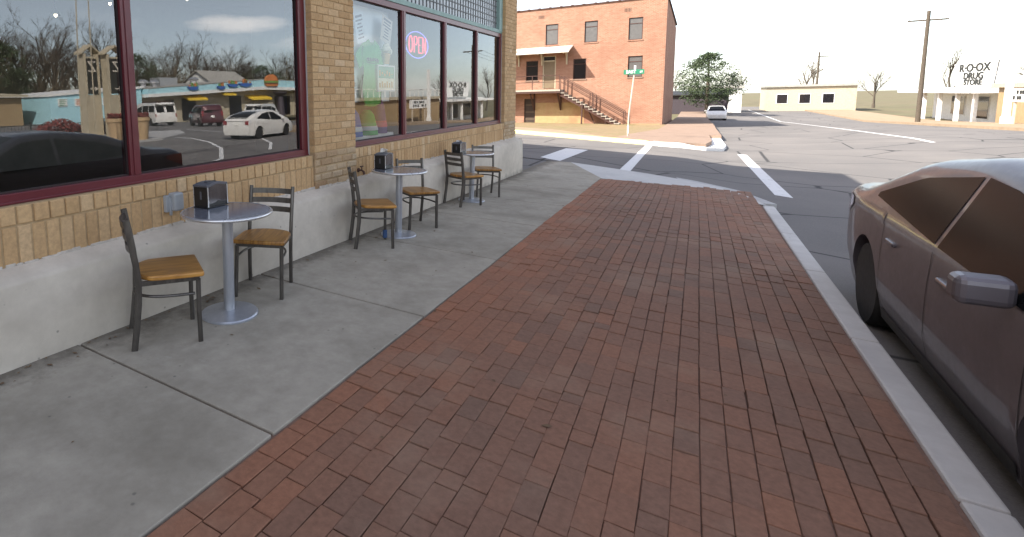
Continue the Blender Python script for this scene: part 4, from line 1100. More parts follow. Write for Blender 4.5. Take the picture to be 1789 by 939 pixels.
# ------------------------------------------------------------------ vehicles
def interp(tab, x):
    if x <= tab[0][0]: return tab[0][1]
    for (a, b), (c, d) in zip(tab, tab[1:]):
        if x <= c:
            t = (x-a)/(c-a); return b + (d-b)*t
    return tab[-1][1]
def smooth_tab(tab, w=.10):
    def f(x): return sum(interp(tab, x + w*k/3) for k in range(-3, 4))/7
    return f
def make_car(name, lab, cat, sp, loc, rz, paint_, group=None):
    o = thing(name, lab, cat, loc, rz, group)
    L, Wd, zb, belt = sp['L'], sp['W'], sp.get('zb', .2), sp['belt']
    ztop = smooth_tab(sp['top'], sp.get('sm', .10)); wr = sp['wr']; ra = wr + .055; axl = sp['axles']
    tumble = sp.get('tumble', .30); taper = sp.get('taper', .16)
    def Wf(y, z):
        w = Wd/2; t = abs(y)/(L/2)
        w -= taper*max(0, t-.62)**2/.144*(.5 if y < 0 else .62)
        if z < .42: w -= (.42-z)*.16
        if z > belt: w -= (z-belt)*tumble
        else: w += .012*math.sin(math.pi*max(0,min(1,(z-.3)/(belt-.3))))
        d = ztop(y) - z; r = .075
        if d < r: w -= r - math.sqrt(max(0, r*r-(r-max(0,d))**2))
        return w
    def zbot(y):
        z = zb + max(0, abs(y)-L/2+.5)*.12
        for a in axl:
            if abs(y-a) < ra: z = max(z, wr + math.sqrt(ra*ra-(y-a)**2)*.98)
        return z
    ys = set(-L/2 + L*i/70 for i in range(71))
    for a in axl:
        for k in range(21): ys.add(a + ra*math.cos(math.pi*k/20)*.9999)
        ys.add(a-ra-.004); ys.add(a+ra+.004)
    ys = sorted(ys); vn = 18
    mb = MB(); vs = []; cols = []
    tv = [0,.05,.12,.2,.28,.36,.44,.52,.60,.68,.75,.81,.86,.90,.935,.96,.982,1.0]
    for y in ys:
        a, b = zbot(y), ztop(y)
        ring = []
        zl = [a + (b-a)*t for t in tv]
        end = max(0, abs(y)-L/2+.10)/.10
        for z in zl: ring.append((-Wf(y,z), y - math.copysign(end*.06*((z-.55)/.5)**2, y), z))
        wt = Wf(y, b)
        for k in range(1, 8): 
            u = -1 + 2*k/8; ring.append((wt*u, y, b + .022*(1-u*u)))
        for z in zl[::-1]: ring.append((Wf(y,z), y - math.copysign(end*.06*((z-.55)/.5)**2, y), z))
        vs += ring
    n = len(tv)*2 + 7; fs = []
    for j in range(len(ys)-1):
        for k in range(n): fs.append((j*n+k, j*n+(k+1)%n, (j+1)*n+(k+1)%n, (j+1)*n+k))
    # ends as strips between left and right columns
    for j in (0, len(ys)-1):
        for k in range(len(tv)-1): fs.append((j*n+k, j*n+k+1, j*n+n-2-k, j*n+n-1-k))
        fs.append(tuple(j*n+k for k in range(len(tv)-1, len(tv)+8)))
    mb.add(vs, fs); body = mb.build('body', paint_, o, True, 32)
    def side_patch(tab_lo, tab_hi, y0, y1, s, off, nm, mat, par, nz=5, ny=16, thick=0):
        q = MB(); v = []
        for i in range(ny+1):
            y = y0 + (y1-y0)*i/ny; lo, hi = tab_lo(y), tab_hi(y)
            for j in range(nz+1):
                z = lo + (hi-lo)*j/nz; v.append((s*(Wf(y,z)+off), y, z))
        q.add(v, [(i*(nz+1)+j, i*(nz+1)+j+1, (i+1)*(nz+1)+j+1, (i+1)*(nz+1)+j) for i in range(ny) for j in range(nz)])
        return q.build(nm, mat, par, True, 60)
    for s in (-1, 1):
        for (y0, y1, lo, hi) in sp['side_windows']:
            flo = (lambda y, lo=lo: interp(lo, y)); fhi = (lambda y, hi=hi, flo=flo: max(flo(y)+.004, min(interp(hi, y), ztop(y)-.085)))
            side_patch(flo, fhi, y0, y1, s, .004, 'side_window', M['carglass'], o)
        for yd in sp.get('seams', []):
            side_patch(lambda y: zb+.1, lambda y: belt-.01, yd, yd+.008, s, .002, 'door_seam', M['trim'], body, ny=1)
        for yd in sp.get('handles', []):
            q = MB(); w = Wf(yd, belt-.13); q.box(s*w-.02, s*w+.02, yd-.09, yd+.09, belt-.145, belt-.115); q.build('door_handle', sp.get('handle', paint_), o, bevel=.01)
        if 'sill' in sp: side_patch(lambda y: zb+.01, lambda y: zb+.09, axl[0]+ra+.03, axl[1]-ra-.03, s, .006, 'sill_trim', M['trim'], body, ny=4, nz=2)
        y_, z_ = sp['mirror']; w = Wf(y_, z_)
        q = MB(); q.box(s*w, s*(w+.19), y_-.06, y_+.07, z_-.02, z_+.11) if s > 0 else q.box(s*(w+.19), s*w, y_-.06, y_+.07, z_-.02, z_+.11); q.build('wing_mirror', paint_, o, bevel=.035, seg=3)
        for (nm, y0, y1, lo, hi, mat) in sp.get('lamps', []):
            side_patch(lambda y, lo=lo: interp(lo, y), lambda y, hi=hi: min(interp(hi, y), ztop(y)-.03), y0, y1, s, .006, nm, mat, o, ny=10, nz=4)
    for (nm, yy, x0, x1, z0, z1, mat) in sp.get('end_panels', []):
        sg = -1 if yy < 0 else 1
        for s in ((-1, 1) if x0 > .01 else (1,)):
            q = MB(); v = []; nx, nz = 8, 5
            for i in range(nx+1):
                for j in range(nz+1):
                    z = z0 + (z1-z0)*j/nz; e = sg*L/2
                    lim = Wf(e, z); xx = (x0 + (x1-x0)*i/nx)
                    v.append((s*xx, e - math.copysign(.06*((z-.55)/.5)**2, e) + sg*.006, z))
            q.add(v, [(i*(nz+1)+j, i*(nz+1)+j+1, (i+1)*(nz+1)+j+1, (i+1)*(nz+1)+j) for i in range(nx) for j in range(nz)]); q.build(nm, mat, o, True)
    for (nm, y0, y1, wf) in sp['screens']:
        q = MB(); v = []; ny, nx = 12, 8
        for i in range(ny+1):
            y = y0 + (y1-y0)*i/ny; z = ztop(y); w = min(Wf(y, z)*wf, Wd)
            for k in range(nx+1):
                u = -1+2*k/nx; v.append((w*u, y, z + .022*(1-(u*wf)**2) + .006))
        q.add(v, [(i*(nx+1)+k, i*(nx+1)+k+1, (i+1)*(nx+1)+k+1, (i+1)*(nx+1)+k) for i in range(ny) for k in range(nx)]); q.build(nm, M['carglass'], o, True)
    for a in axl:
        for s in (-1, 1):
            Mx = Matrix.Translation((s*(Wd/2-.115), a, wr)) @ Matrix.Rotation(R(90*s), 4, 'Y')
            q = MB(); q.lathe([(wr*.62,-.10),(wr*.92,-.10),(wr*.99,-.07),(wr,0),(wr*.99,.07),(wr*.92,.10),(wr*.66,.10)], 40, M=Mx); wh = q.build('tyre', M['tyre'], o, True, 40)
            q = MB(); q.lathe([(0,.02),(wr*.60,.02),(wr*.66,.085),(wr*.62,.10),(wr*.60,.06),(wr*.2,.045),(wr*.16,.07),(0,.075)], 30, M=Mx)
            for k in range(5):
                an = k*2*math.pi/5
                q.prism([(wr*.12,-wr*.09),(wr*.62,-wr*.06),(wr*.62,wr*.06),(wr*.12,wr*.09)], Mx @ Vector((0,0,.05)), Mx.to_3x3() @ Vector((math.cos(an),math.sin(an),0)), Mx.to_3x3() @ Vector((-math.sin(an),math.cos(an),0)), Mx.to_3x3() @ Vector((0,0,.035)))
            q.build('rim', M['alloy'], wh, True, 30)
            q = MB(); q.lathe([(0,-.11),(ra,-.11),(ra,-.04),(0,-.04)], 24, M=Matrix.Translation((s*(Wd/2-.18), a, wr)) @ Matrix.Rotation(R(90*s), 4, 'Y')); q.build('wheel_arch', M['trim'], body)
    for yy in sp.get('plates', []):
        e = math.copysign(L/2+.004, yy); q = MB(); q.box(-.16,.16,min(e,e+math.copysign(.012,e)),max(e,e+math.copysign(.012,e)),sp.get('plate_z',.72)-.08,sp.get('plate_z',.72)+.08); q.build('number_plate', M['paper'], o, bevel=.004)
    return o
dark_paint = plain('dark_grey_metallic_paint', (.12,.11,.125), .38, .25, .35)
white_paint = plain('white_car_paint', (.72,.71,.68), .35, 0, .7)
maroon_paint = plain('maroon_car_paint', (.07,.012,.02), .35, .2, .7)
sedan = dict(L=4.85, W=1.84, wr=.33, zb=.19, belt=.93, axles=(-1.42,1.42), tumble=.42, sm=.14,
    top=[(-2.43,.92),(-2.36,1.02),(-1.75,1.06),(-.95,1.37),(-.2,1.46),(.35,1.44),(1.28,1.02),(2.0,.90),(2.34,.74),(2.43,.56)],
    side_windows=[(-1.42,-.10,[(-1.42,1.03),(-.1,.96)],[(-1.42,1.06),(-.8,1.26),(-.1,1.36)]),(-.04,1.05,[(-.04,.955),(1.05,.93)],[(-.04,1.365),(.4,1.34),(1.05,.99)])],
    seams=[-1.0,-.07,1.05], handles=[-.78,.18], sill=1, mirror=(.86,.93), screens=[('windscreen',.42,1.26,.93),('rear_window',-1.72,-.98,.93)],
    lamps=[('tail_lamp',-2.42,-2.02,[(-2.42,.70),(-2.02,.86)],[(-2.42,.93),(-2.02,.92)],M['lampred']),('headlamp',1.95,2.40,[(1.95,.70),(2.4,.58)],[(1.95,.76),(2.4,.70)],M['lampclear'])],
    end_panels=[('tail_lamp_lens',-2.43,.42,.76,.72,.90,M['lampred']),('lower_bumper',-2.43,0.0,.0,.2,.2,M['trim'])][:1], plates=[-2.43], plate_z=.74)
make_car('parked_sedan', 'dark grey sedan parked at the kerb, mirrored low in the big window', 'car', sedan, (2.10, 4.30, zs(2.1,4.3)), R(180), dark_paint)
hatch = dict(L=4.45, W=1.75, wr=.32, zb=.18, belt=.92, axles=(-1.35,1.35), tumble=.38, sm=.12, taper=.2,
    top=[(-2.23,.86),(-2.17,1.06),(-1.6,1.28),(-.6,1.46),(.0,1.49),(.5,1.42),(1.75,.88),(2.15,.70),(2.23,.55)],
    side_windows=[(-1.5,-.25,[(-1.5,1.06),(-.25,.96)],[(-1.5,1.09),(-.9,1.3),(-.25,1.38)]),(-.2,.98,[(-.2,.96),(.98,.92)],[(-.2,1.385),(.2,1.36),(.98,1.0)])],
    seams=[-1.0,-.22,.9], handles=[-.75,.0], mirror=(.85,.95), screens=[('windscreen',.45,1.5,.93),('rear_window',-2.1,-1.0,.88)],
    lamps=[('tail_lamp',-2.22,-2.0,[(-2.22,.74),(-2.0,.80)],[(-2.22,1.0),(-2.0,1.04)],M['lampclear'])],
    end_panels=[('tail_lamp_lens',-2.23,.56,.78,.76,.98,M['lampred'])], plates=[-2.2], plate_z=.80)
make_car('hatchback_car', 'white hatchback crossing the junction, mirrored at the right of the big window', 'car', hatch, (13.2, 22.3, zs(13.2,22.3)), R(-8), white_paint)
suv = dict(L=4.7, W=1.9, wr=.37, zb=.3, belt=1.1, axles=(-1.4,1.4), tumble=.22, sm=.1,
    top=[(-2.35,1.2),(-2.25,1.7),(-1.9,1.79),(.3,1.78),(.55,1.72),(1.15,1.2),(2.2,1.08),(2.35,.8)],
    side_windows=[(-2.0,-1.0,[(-2,1.15),(-1,1.13)],[(-2,1.6),(-1,1.66)]),(-.95,.0,[(-.95,1.13),(0,1.12)],[(-.95,1.66),(0,1.66)]),(.06,.95,[(.06,1.12),(.95,1.1)],[(.06,1.66),(.95,1.28)])],
    mirror=(.75,1.12), screens=[('windscreen',.6,1.12,.9)], end_panels=[('rear_window',-2.35,0.0,.65,1.15,1.55,M['carglass']),('tail_lamp_lens',-2.35,.7,.88,.9,1.3,M['lampred'])], plates=[-2.35], plate_z=.85)
make_car('parked_suv', 'dark maroon SUV parked in front of the diner, mirrored in the big window', 'car', suv, (28, 32, zs(28,32)), R(-62), maroon_paint)
van = dict(L=5.4, W=2.0, wr=.36, zb=.3, belt=1.2, axles=(-1.6,1.7), tumble=.12, sm=.1, taper=.1,
    top=[(-2.7,1.8),(-2.6,2.05),(1.0,2.05),(1.35,1.95),(1.9,1.3),(2.6,1.1),(2.7,.8)],
    side_windows=[(-2.4,-1.3,[(-2.4,1.25),(-1.3,1.25)],[(-2.4,1.8),(-1.3,1.8)]),(-1.2,.1,[(-1.2,1.25),(.1,1.25)],[(-1.2,1.8),(.1,1.8)]),(.25,1.4,[(.25,1.2),(1.4,1.2)],[(.25,1.8),(1.4,1.55)])],
    mirror=(1.3,1.25), screens=[('windscreen',1.35,1.85,.9)], end_panels=[('rear_window',-2.7,.12,.8,1.2,1.75,M['carglass']),('tail_lamp_lens',-2.7,.85,.97,.8,1.1,M['lampred'])], plates=[-2.7])
make_car('parked_van', 'white van parked behind the white hatchback, mirrored in the big window', 'van', van, (31.3, 43, zs(31.3,43)), R(-20), white_paint)
v2 = make_car('parked_van', 'white and dark van with a roof load near the blue diner wall, mirrored', 'van', van, (34.5, 31.8, zs(34.5,31.8)), R(-75), white_paint)
mb = MB()
for i in range(7): mb.box(-.7+i*.2,-.58+i*.2,-2.2,1.0,2.10,2.2)
mb.box(-.8,.8,-1.6,-1.5,2.04,2.1); mb.box(-.8,.8,.5,.6,2.04,2.1); mb.build('roof_load', M['rust'], v2)

# ------------------------------------------------------------------ diner across the street
XD = 49.0
zd = lambda y: zg(XD, y) - .2
diner = thing('diner_building', 'sky blue roadside diner with a long white fascia, mirrored in the big window', 'building', (XD, 50, zd(50)))
def dz_(px): return px
# positions scaled along each ray from the facade: y, z grow with distance
YW0, YW1, YC, YE2 = 30.3, 41.4, 62.3, 78.0
def band(mb, xf, xb, pts, m=0):           # pts: (y, z_low, z_high) along the front; a solid from xf back to xb
    poly = [(y, lo) for y, lo, hi in pts] + [(y, hi) for y, lo, hi in pts[::-1]]
    mb.prism(poly, (xf, 0, 0), (0,1,0), (0,0,1), (xb-xf, 0, 0), m)
mb = MB(); band(mb, XD, XD+14, [(YW0,-1.0,2.40),(YW1,-1.0,3.30)]); mb.build('blue_wing', M['skyblue'], diner, world=True)
mb = MB(); band(mb, XD-.15, XD+14.1, [(YW0-.15,2.41,2.64),(YW1+.2,3.31,3.58)]); mb.build('wing_roof', M['white'], diner, world=True)
mb = MB(); band(mb, XD+.6, XD+14, [(YW1+.01,-1,2.5),(YC,-1,3.3),(YE2,-1,3.1)]); mb.build('front_wall', M['cream'], diner, world=True)
mb = MB(); band(mb, XD-.9, XD+13.9, [(YW1+.25,2.62,3.22),(YC,3.66,4.66),(YE2,3.4,4.5)]); mb.build('fascia', M['skyblue'], diner, world=True)
mb = MB(); band(mb, XD-1.0, XD+13.8, [(YW1+.25,2.22,2.615),(YC,3.18,3.655),(YE2,2.95,3.395)]); mb.build('white_band', M['white'], diner, world=True)
mb = MB(); band(mb, XD-.95, XD+14.1, [(YW1+.25,3.225,3.33),(YC,4.665,4.78),(YE2,4.505,4.62)]); mb.build('roof', M['roofgrey'], diner, world=True)
for y0, y1, hh in ((45.2,46.6,1.9),(47.9,50.2,2.0),(56.6,59.0,2.3),(66.8,70.5,2.2)):
    mb = MB(); mb.box(XD+.5,XD+.62,y0,y1,-.8,hh); mb.build('shop_opening', M['darkglass'], diner, world=True)
for y0, y1, z0, z1 in ((47.9,51.2,1.8,2.5),(54.2,56.6,2.1,3.1),(59.8,64.4,1.5,2.4)):
    mb = MB(); mb.prism([(0,0),(1.5,-.5),(1.5,-.75),(0,-.12)], (XD+.6,y0,z1), (-1,0,0), (0,0,1), (0,y1-y0,0)); mb.build('awning', M['awning'], diner, world=True)
mb = MB(); mb.lathe([(0,0),(.75,0),(.65,.3),(.45,3.0),(1.1,3.55),(1.1,3.75),(0,3.75)], 16, (XD-1.2, 66.0, -.9)); mb.build('column', M['maroonbox'], diner, True, world=True)
for y, w, h, cc in ((31.1,1.0,.8,'menugreen'),(32.95,1.0,.8,'bun'),(34.35,1.0,.9,'darkgrey'),(36.2,.8,.9,'bun')):
    mb = MB(); mb.box(XD-.07,XD-.01,y,y+w,1.38,1.38+h); pb = mb.build('menu_board', M['white'], diner, world=True)
    mb = MB()
    for i in range(4): mb.box(XD-.085,XD-.07,y+.12,y+w-.12-.1*(i%2),1.47+i*.18,1.55+i*.18)
    mb.build('print', M[cc], pb, world=True)
def food(y, z, w, h, kind):
    mb = MB()
    if kind == 'burger':
        n = 12
        top = [(-w/2,0)] + [(-w/2*math.cos(math.pi*i/n), h*.55*math.sin(math.pi*i/n)) for i in range(n+1)] + [(w/2,0)]
        mb.prism(top, (XD-1.25,y,z+h*.42), (0,-1,0), (0,0,1), (.3,0,0), 0)
        mb.prism([(-w*.5,h*.28),(w*.5,h*.28),(w*.52,h*.42),(-w*.52,h*.42)], (XD-1.27,y,z), (0,-1,0), (0,0,1), (.3,0,0), 2)
        mb.prism([(-w*.48,h*.16),(w*.48,h*.16),(w*.5,h*.28),(-w*.5,h*.28)], (XD-1.26,y,z), (0,-1,0), (0,0,1), (.3,0,0), 1)
        mb.prism([(-w*.42,0),(w*.42,0),(w*.5,h*.16),(-w*.5,h*.16)], (XD-1.25,y,z), (0,-1,0), (0,0,1), (.3,0,0), 0)
    else:
        n = 10
        mb.prism([(-w/2,h*.45)] + [(-w/2*math.cos(math.pi*i/n), h*.45 - h*.45*math.sin(math.pi*i/n)) for i in range(n+1)], (XD-1.2,y,z), (0,-1,0), (0,0,1), (.25,0,0), 3)
        for i in range(9):
            a = rnd.uniform(-.4,.4)*w; mb.box(XD-1.18+rnd.uniform(0,.1),XD-1.0,y+a-.12,y+a+.12,z+h*.4,z+h*rnd.uniform(.6,1), rnd.choice((0,1,2)))
    mb.build('food_cutout', [M['bun'], M['meat'], M['lettuce'], M['bluecloth']], diner, world=True)
food(64.1, 3.7, 3.0, 1.85, 'burger'); food(48.5, 3.1, 1.8, 1.0, 'b'); food(53.5, 3.2, 1.5, .95, 'b'); food(55.8, 3.5, 2.0, 1.0, 'b'); food(58.3, 3.6, 2.6, 1.1, 'b')
mb = MB()
for y in (44.0,45.6): mb.lathe([(0,0),(.35,0),(.35,.5),(.65,.55),(.65,.75),(.3,1.0),(0,1.0)], 16, (XD+3,y,3.5))
mb.box(XD+4,XD+6,47.3,50.3,3.75,4.9); mb.lathe([(0,0),(.5,0),(.5,.6),(.75,.8),(.3,1.1),(0,1.1)], 16, (XD+3,52.3,3.9))
mb.build('roof_vents', M['edge'], diner, world=True)
# grey outbuilding, house
gb = thing('grey_shed', 'low weathered shed left of the blue diner wall, mirrored in the left pane', 'shed', (XD+6, 25, zg(XD,25)))
mb = MB(); mb.box(XD+2,XD+14,12,28.5,-1,2.4); mb.build('wall', M['tan'], gb, world=True)
mb = MB(); mb.add([(XD+1.4,11.5,2.45),(XD+1.4,28.9,2.45),(XD+14.5,28.9,3.1),(XD+14.5,11.5,3.1),(XD+1.4,11.5,2.65),(XD+1.4,28.9,2.65),(XD+14.5,28.9,3.3),(XD+14.5,11.5,3.3)], [(3,2,1,0),(4,5,6,7),(0,1,5,4),(1,2,6,5),(2,3,7,6),(3,0,4,7)]); mb.build('roof', M['cream'], gb, world=True)
hs = thing('gabled_house', 'pale house with a grey gabled roof behind the diner, mirrored', 'house', (68, 73, zg(66,74)))
mb = MB(); mb.box(63,71,66.5,75.5,-2,4.6); mb.prism([(-4,0),(4,0),(0,2.3)], (67,66.5,4.6), (1,0,0), (0,0,1), (0,9,0)); mb.build('wall', M['white'], hs, world=True)
mb = MB()
for s in (-1,1): mb.add([(67+s*4.5,66.1,4.35),(67+s*4.5,75.9,4.35),(67,75.9,6.94),(67,66.1,6.94),(67+s*4.5,66.1,4.5),(67+s*4.5,75.9,4.5),(67,75.9,7.1),(67,66.1,7.1)], [(0,1,2,3),(4,5,6,7),(0,1,5,4),(3,2,6,7),(0,3,7,4),(1,2,6,5)])
mb.build('roof', M['roofgrey'], hs, world=True)
mb = MB(); mb.box(62.95,63,68,69.5,2.0,3.6); mb.box(62.95,63,72.5,74,2.0,3.6); mb.build('window', M['darkglass'], hs, world=True)

# twin gabled direction sign, planters, railings, poles (all mirrored in the shop glass)
def zsl(x, y): return zg(x, y) - .16
pyl = thing('direction_sign', 'tall twin gabled wooden sign with dark Z banners and arrows, mirrored beside the mullion', 'sign', (17.6, 16.6, zsl(17.6,16.6)))
g0 = zsl(17.6,16.6)
for (ya, yb, xo) in ((15.3,16.1,.5),(16.2,17.2,0)):
    mb = MB(); X = 17.6+xo; w = .13
    mb.box(X,X+.5,ya,ya+w,g0-.2,4.0); mb.box(X,X+.5,yb-w,yb,g0-.2,4.0)
    ym = (ya+yb)/2; hw = (yb-ya)/2+.14
    for s in (-1,1): mb.bar((X+.45,ym,4.42),(X+.45,ym+s*hw,4.0),.95,.07,up=(1,0,0)) if False else mb.add([(X-.06,ym,4.45),(X+.56,ym,4.45),(X+.56,ym+s*hw,4.02),(X-.06,ym+s*hw,4.02),(X-.06,ym,4.37),(X+.56,ym,4.37),(X+.56,ym+s*hw,3.94),(X-.06,ym+s*hw,3.94)], [(0,1,2,3),(4,5,6,7),(0,3,7,4),(1,2,6,5),(2,3,7,6)])
    mb.box(X+.02,X+.48,ya+w,yb-w,g0,2.0); mb.box(X+.05,X+.45,ya+w,yb-w,3.78,3.86)
    wd = mb.build('post_frame', M['cream'], pyl, world=True)
    mb = MB(); mb.box(X-.01,X+.03,ya+w+.02,yb-w-.02,2.05,3.74); bn = mb.build('banner', M['ink'], pyl, world=True)
    text('Z', .75, M['agedpaper'], 'emblem', bn, (X-.025,ym,3.35), (0,-1,0), (0,0,1), .01)
    mb = MB(); mb.box(X-.03,X-.012,ym-.16,ym+.10,2.27,2.33); mb.prism([(0,-.11),(.2,0),(0,.11)], (X-.03,ym+.08,2.30), (0,1,0), (0,0,1), (.018,0,0)); mb.build('arrow', M['agedpaper'], bn, world=True)
def planter(x, y, lab, s=1):
    z = zsl(x,y); o = thing('street_planter', lab, 'planter', (x,y,z)); o.scale = (s,s,s)
    mb = MB(); mb.lathe([(0,0),(.24,0),(.36,1.12),(.41,1.12),(.41,1.3),(.36,1.3),(.34,1.2),(0,1.2)], 24); mb.build('pot', M['terracotta'], o, True, 30)
    mb = MB()
    for i in range(420):
        a = rnd.uniform(0,6.28); r = .34*math.sqrt(rnd.random()); p = Vector((r*math.cos(a), r*math.sin(a), 1.2+rnd.random()*.32)); u = Vector((rnd.gauss(0,1),rnd.gauss(0,1),rnd.gauss(0,1))).normalized()*.05; w = u.orthogonal()*.6
        mb.add([p-u-w,p+u-w,p+u+w,p-u+w], [(0,1,2,3)])
    mb.build('plants', M['redleaf'], o)
planter(17.2, 17.7, 'tan planter right of the dark red mullion, mirrored beside the railing'); planter(17.0, 16.0, 'tan planter left of the dark red mullion, mirrored behind the sedan roof')
sh = thing('red_shrub', 'low dark red shrub hedge behind the sedan roof, mirrored', 'shrub', (20, 16.5, zsl(20,16.5)))
mb = MB()
for i in range(3200):
    p = Vector((rnd.uniform(-.6,.6), rnd.uniform(-2.6,3.2), 0)); p.z = rnd.random()**.7*(1.1 + .2*math.sin(p.y*3)); u = Vector((rnd.gauss(0,1),rnd.gauss(0,1),rnd.gauss(0,1))).normalized()*.06; w = u.orthogonal()*.6
    mb.add([p-u-w,p+u-w,p+u+w,p-u+w], [(0,1,2,3)])
mb.build('leaves', M['redleaf'], sh)
mb = MB()
for i in range(14): y = -2.4 + i*.4; mb.tube([(rnd.uniform(-.2,.2),y,-.2),(rnd.uniform(-.4,.4),y+rnd.uniform(-.2,.2),.9)], .015, 4)
mb.build('stems', M['bark'], sh)
fe = thing('iron_railing', 'black iron railing round the planted island, mirrored', 'railing', (20.6, 16, zsl(20.6,16)))
mb = MB(); y = -5.5
while y < 4.6: mb.tube([(0,y,-.2),(0,y,1.05)], .012, 4); y += .16
mb.tube([(0,-5.5,1.05),(0,4.6,1.05)], .02, 5); mb.tube([(0,-5.5,.15),(0,4.6,.15)], .015, 5)
for y in (-5.5,-2.2,1.2,4.6): mb.tube([(0,y,-.2),(0,y,1.2)], .035, 6)
mb.build('bars', M['trim'], fe)
struct(sheet('traffic_island', [(16.4,13),(17.0,12.2),(24,12.0),(24.6,21.5),(22.6,24.6),(19.2,22.2),(17.0,18.8)], -.02, M['gutter'], 1.0, .2))
for (y0, y1, ln, lab) in ((11.42,11.3,.02,'thin white pole left of the two mirrored in the left pane'), (11.9,11.84,.02,'thin white pole right of the two mirrored in the left pane')):
    o = thing('thin_pole', lab, 'pole', (12, y1, zs(12,y1)))
    mb = MB(); mb.tube([(0,-.03,-.2),(0,0,2.9),(0,y0-y1,5.7),(.1,y0-y1+.05,7.5)], [.028,.024,.02,.018], 8); mb.build('shaft', M['cream'], o, True)
    mb = MB(); mb.lathe([(0,0),(.12,0),(.10,.06),(.04,.10),(0,.1)], 12); mb.build('base', M['galv'], o)

# ------------------------------------------------------------------ farther along the street, seen in the second window and beyond
def box_building(name, lab, cat, x0, x1, y0, y1, h, wall, roofm, wins, fascia=None, group=None):
    zb = min(zg(x0,y0), zg(x0,y1)) - .4; zt = zg(x0,(y0+y1)/2) + h
    o = thing(name, lab, cat, ((x0+x1)/2, (y0+y1)/2, zb), 0, group)
    mb = MB(); mb.box(x0,x1,y0,y1,zb,zt); mb.build('wall', wall, o, world=True)
    mb = MB(); mb.box(x0-.3,x1+.3,y0-.3,y1+.3,zt+.003,zt+.3); mb.build('roof', roofm, o, world=True)
    for (a, b, c, d) in wins:
        z = zt - h
        mb = MB(); mb.box(x0-.05,x0+.02,a-.08,b+.08,z+c-.08,z+d+.08); f = mb.build('window', M['white'], o, world=True)
        mb = MB(); mb.box(x0-.07,x0-.05,a,b,z+c,z+d); mb.build('pane', M['darkglass'], f, world=True)
        # same openings on the face towards the camera
    for i, xx in enumerate([x0 + 1.2 + k*2.6 for k in range(int((x1-x0-1)/2.6))]):
        z = zt - h
        mb = MB(); mb.box(xx-.08,xx+1.28,y0-.05,y0+.02,z+.92,z+2.38); f = mb.build('window', M['white'], o, world=True)
        mb = MB(); mb.box(xx,xx+1.2,y0-.07,y0-.05,z+1,z+2.3); mb.build('pane', M['darkglass'], f, world=True)
    return o, zt
ds, zt = box_building('drugstore_building', 'low white drugstore with a big lettered roof sign, mirrored in the third pane', 'shop', 21, 31, 62.5, 82, 2.6, M['white'], M['white'], [(64,67,.4,2.1),(69,72,.2,2.1),(74,77,.4,2.1)])
mb = MB(); mb.prism([(-4.35,2.02),(4.45,2.02),(3.75,0),(-3.9,0)], (20.2, 70.1, 1.42), (0,1,0), (0,0,1), (.3,0,0)); sg = mb.build('roof_sign', M['white'], ds, world=True)
mb = MB()
for a_, b_ in (((-4.35,2.02),(4.45,2.02)),((4.45,2.02),(3.75,0)),((3.75,0),(-3.9,0)),((-3.9,0),(-4.35,2.02))): mb.bar((20.25,70.1+a_[0],1.42+a_[1]),(20.25,70.1+b_[0],1.42+b_[1]),.05,.05,up=(1,0,0))
mb.build('sign_frame', M['trim'], sg, world=True)
for body, z, sz, sx in (('R·O·OX', 2.98, .95, 1.9), ('DRUG', 2.28, .78, 1.9), ('STORE', 1.72, .66, 1.9)): text(body, sz, M['ink'], 'lettering', sg, (20.17, 70.1, z), (0,-1,0), (0,0,1), .02, bold=.02, sx=sx)
for y in (64.0,67.5,71.5,75.5): 
    mb = MB(); mb.box(18.6,18.85,y,y+.25,zg(18.6,y)-.3,.85); mb.build('column', M['white'], ds, world=True)
mb = MB(); mb.box(18.2,20.95,62.5,82,.86,1.16); mb.build('porch_roof', M['white'], ds, world=True)
rw, _ = box_building('terrace_wall', 'dark retaining wall topped with a white railing, mirrored in the second pane', 'wall', 18.7, 21, 40, 60.2, 2.25, M['tan'], M['cream'], [])
rl = thing('white_railing', 'long white railing on top of the terrace wall, mirrored in the farther window', 'railing', (18.62, 50, 1.1))
mb = MB(); y = 40
zr = zg(18.7,50.1) + 2.55
while y < 60.4: mb.box(18.58,18.66,y-.04,y+.04,zr+.005,zr+.72); y += 1.1
mb.box(18.55,18.69,39.9,60.4,zr+.72,zr+.80); mb.build('rails', M['white'], rl, world=True)
mqz = zg(16,45)-.1
mq = thing('letter_board', 'white letter board with rows of dark lettering, mirrored in the second pane', 'sign', (17, 50.9, mqz))
mb = MB(); mb.box(16.9,17.1,48.85,52.7,.40,1.25); bo = mb.build('board', M['white'], mq, world=True)
mb = MB()
for z_, seg in ((1.0,(49.4,49.7,50.1,50.7,51.0,51.3,51.7)),(.65,(49.2,49.6,50.0,50.4,51.3,51.6,52.1))):
    for y_ in seg: mb.box(16.87,16.9,y_,y_+.2,z_-.10,z_+.12)
mb.build('lettering', M['ink'], bo, world=True)
for y_ in (49.3,52.3):
    mb = MB(); mb.box(16.95,17.05,y_-.06,y_+.06,mqz-.3,.40); mb.build('leg', M['galv'], mq, world=True)
pw = thing('tall_white_post', 'tall square white post beside the letter board, mirrored in the second pane', 'post', (17, 53.3, mqz))
mb = MB(); mb.box(16.85,17.15,53.15,53.45,mqz-.4,4.4); mb.box(16.8,17.2,53.1,53.5,mqz-.4,mqz+.3); mb.build('shaft', M['white'], pw, world=True, bevel=.02)
struct(sheet('far_pavement', [(13.5,26),(18.2,26),(18.2,110),(13.5,110)], .02, M['soil'], 3, .4))
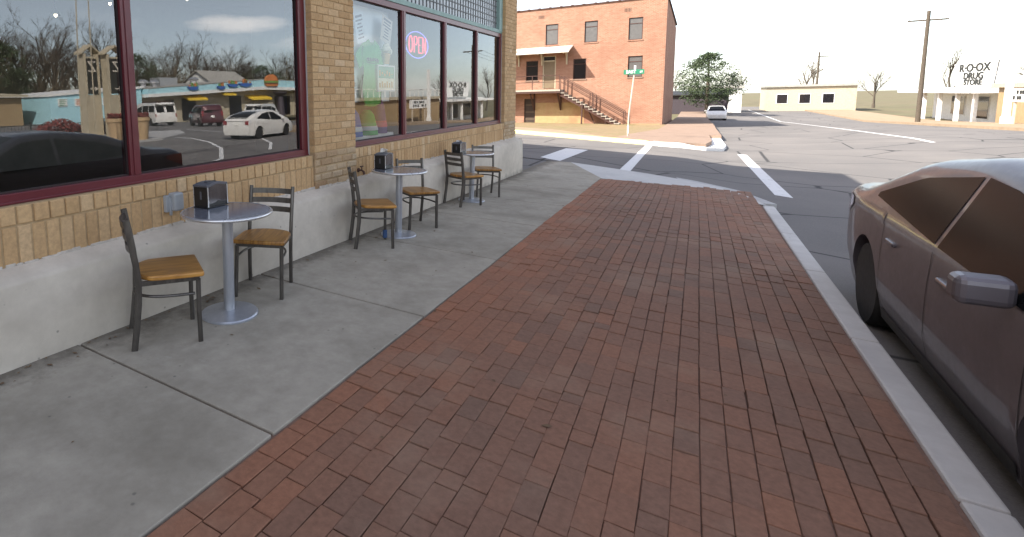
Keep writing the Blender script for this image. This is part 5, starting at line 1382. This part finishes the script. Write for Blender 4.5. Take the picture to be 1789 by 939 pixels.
box_building('far_shop', 'low cream building at the end of the street', 'building', 9, 19, 104, 114, 3.4, M['cream'], M['roofgrey'], [])
box_building('far_house', 'white house behind the evergreen tree past the red building', 'house', -1.0, 5.5, 96, 104, 3.2, M['white'], M['roofgrey'], [])
far = dict(sedan)
make_car('distant_car', 'small white car parked far down the street past the red building', 'car', hatch, (1.9, 70, zs(1.9,70)), R(180), white_paint)
dg = thing('dark_shed', 'low dark shed just past the red building', 'shed', (0, 88, zg(0,88)))
mb = MB(); mb.box(-3,3.6,88,92,-2.2,.9); mb.build('wall', M['maroonbox'], dg, world=True)
mb = MB(); mb.add([(-3.4,87.6,.9),(4,87.6,.9),(4,92.4,1.4),(-3.4,92.4,1.4),(-3.4,87.6,1.05),(4,87.6,1.05),(4,92.4,1.55),(-3.4,92.4,1.55)], [(3,2,1,0),(4,5,6,7),(0,1,5,4),(1,2,6,5),(2,3,7,6),(3,0,4,7)]); mb.build('roof', M['trim'], dg, world=True)
up_ = thing('utility_pole', 'brown wooden utility pole beside the far end of the street', 'pole', (14.6, 60, zg(14.6,60)))
mb = MB(); mb.tube([(0,0,-.5),(0,0,8.5)], [.16,.11], 10); mb.build('shaft', M['bark'], up_, True)
mb = MB(); mb.bar((-1.1,0,7.8),(1.1,0,7.8),.1,.12); mb.build('crossarm', M['bark'], up_)

p2_ = copy_tree(up_); p2_.location = (15.2, 108, zg(15.2,108)); p2_['label'] = 'second wooden utility pole, farther down the street'
wr_ = thing('overhead_wires', 'sagging black wires strung between the wooden utility poles', 'wires', (14.6, 60, 7))
mb = MB()
for k, dx in enumerate((-1.0, 0, 1.0)):
    for (ya, yb) in ((60,108),):
        za, zb_ = (zg(14.6,60)+7.9, zg(14.6,60)+7.9) if ya < 0 else (zg(14.6,60)+7.9, zg(15.2,108)+7.9)
        mb.tube([(14.6+dx+(.6*t if ya > 0 else 0), ya+(yb-ya)*t, za+(zb_-za)*t - 3.2*t*(1-t)) for t in [i/14 for i in range(15)]], .014, 4)
mb.build('wire', M['trim'], wr_, world=True)
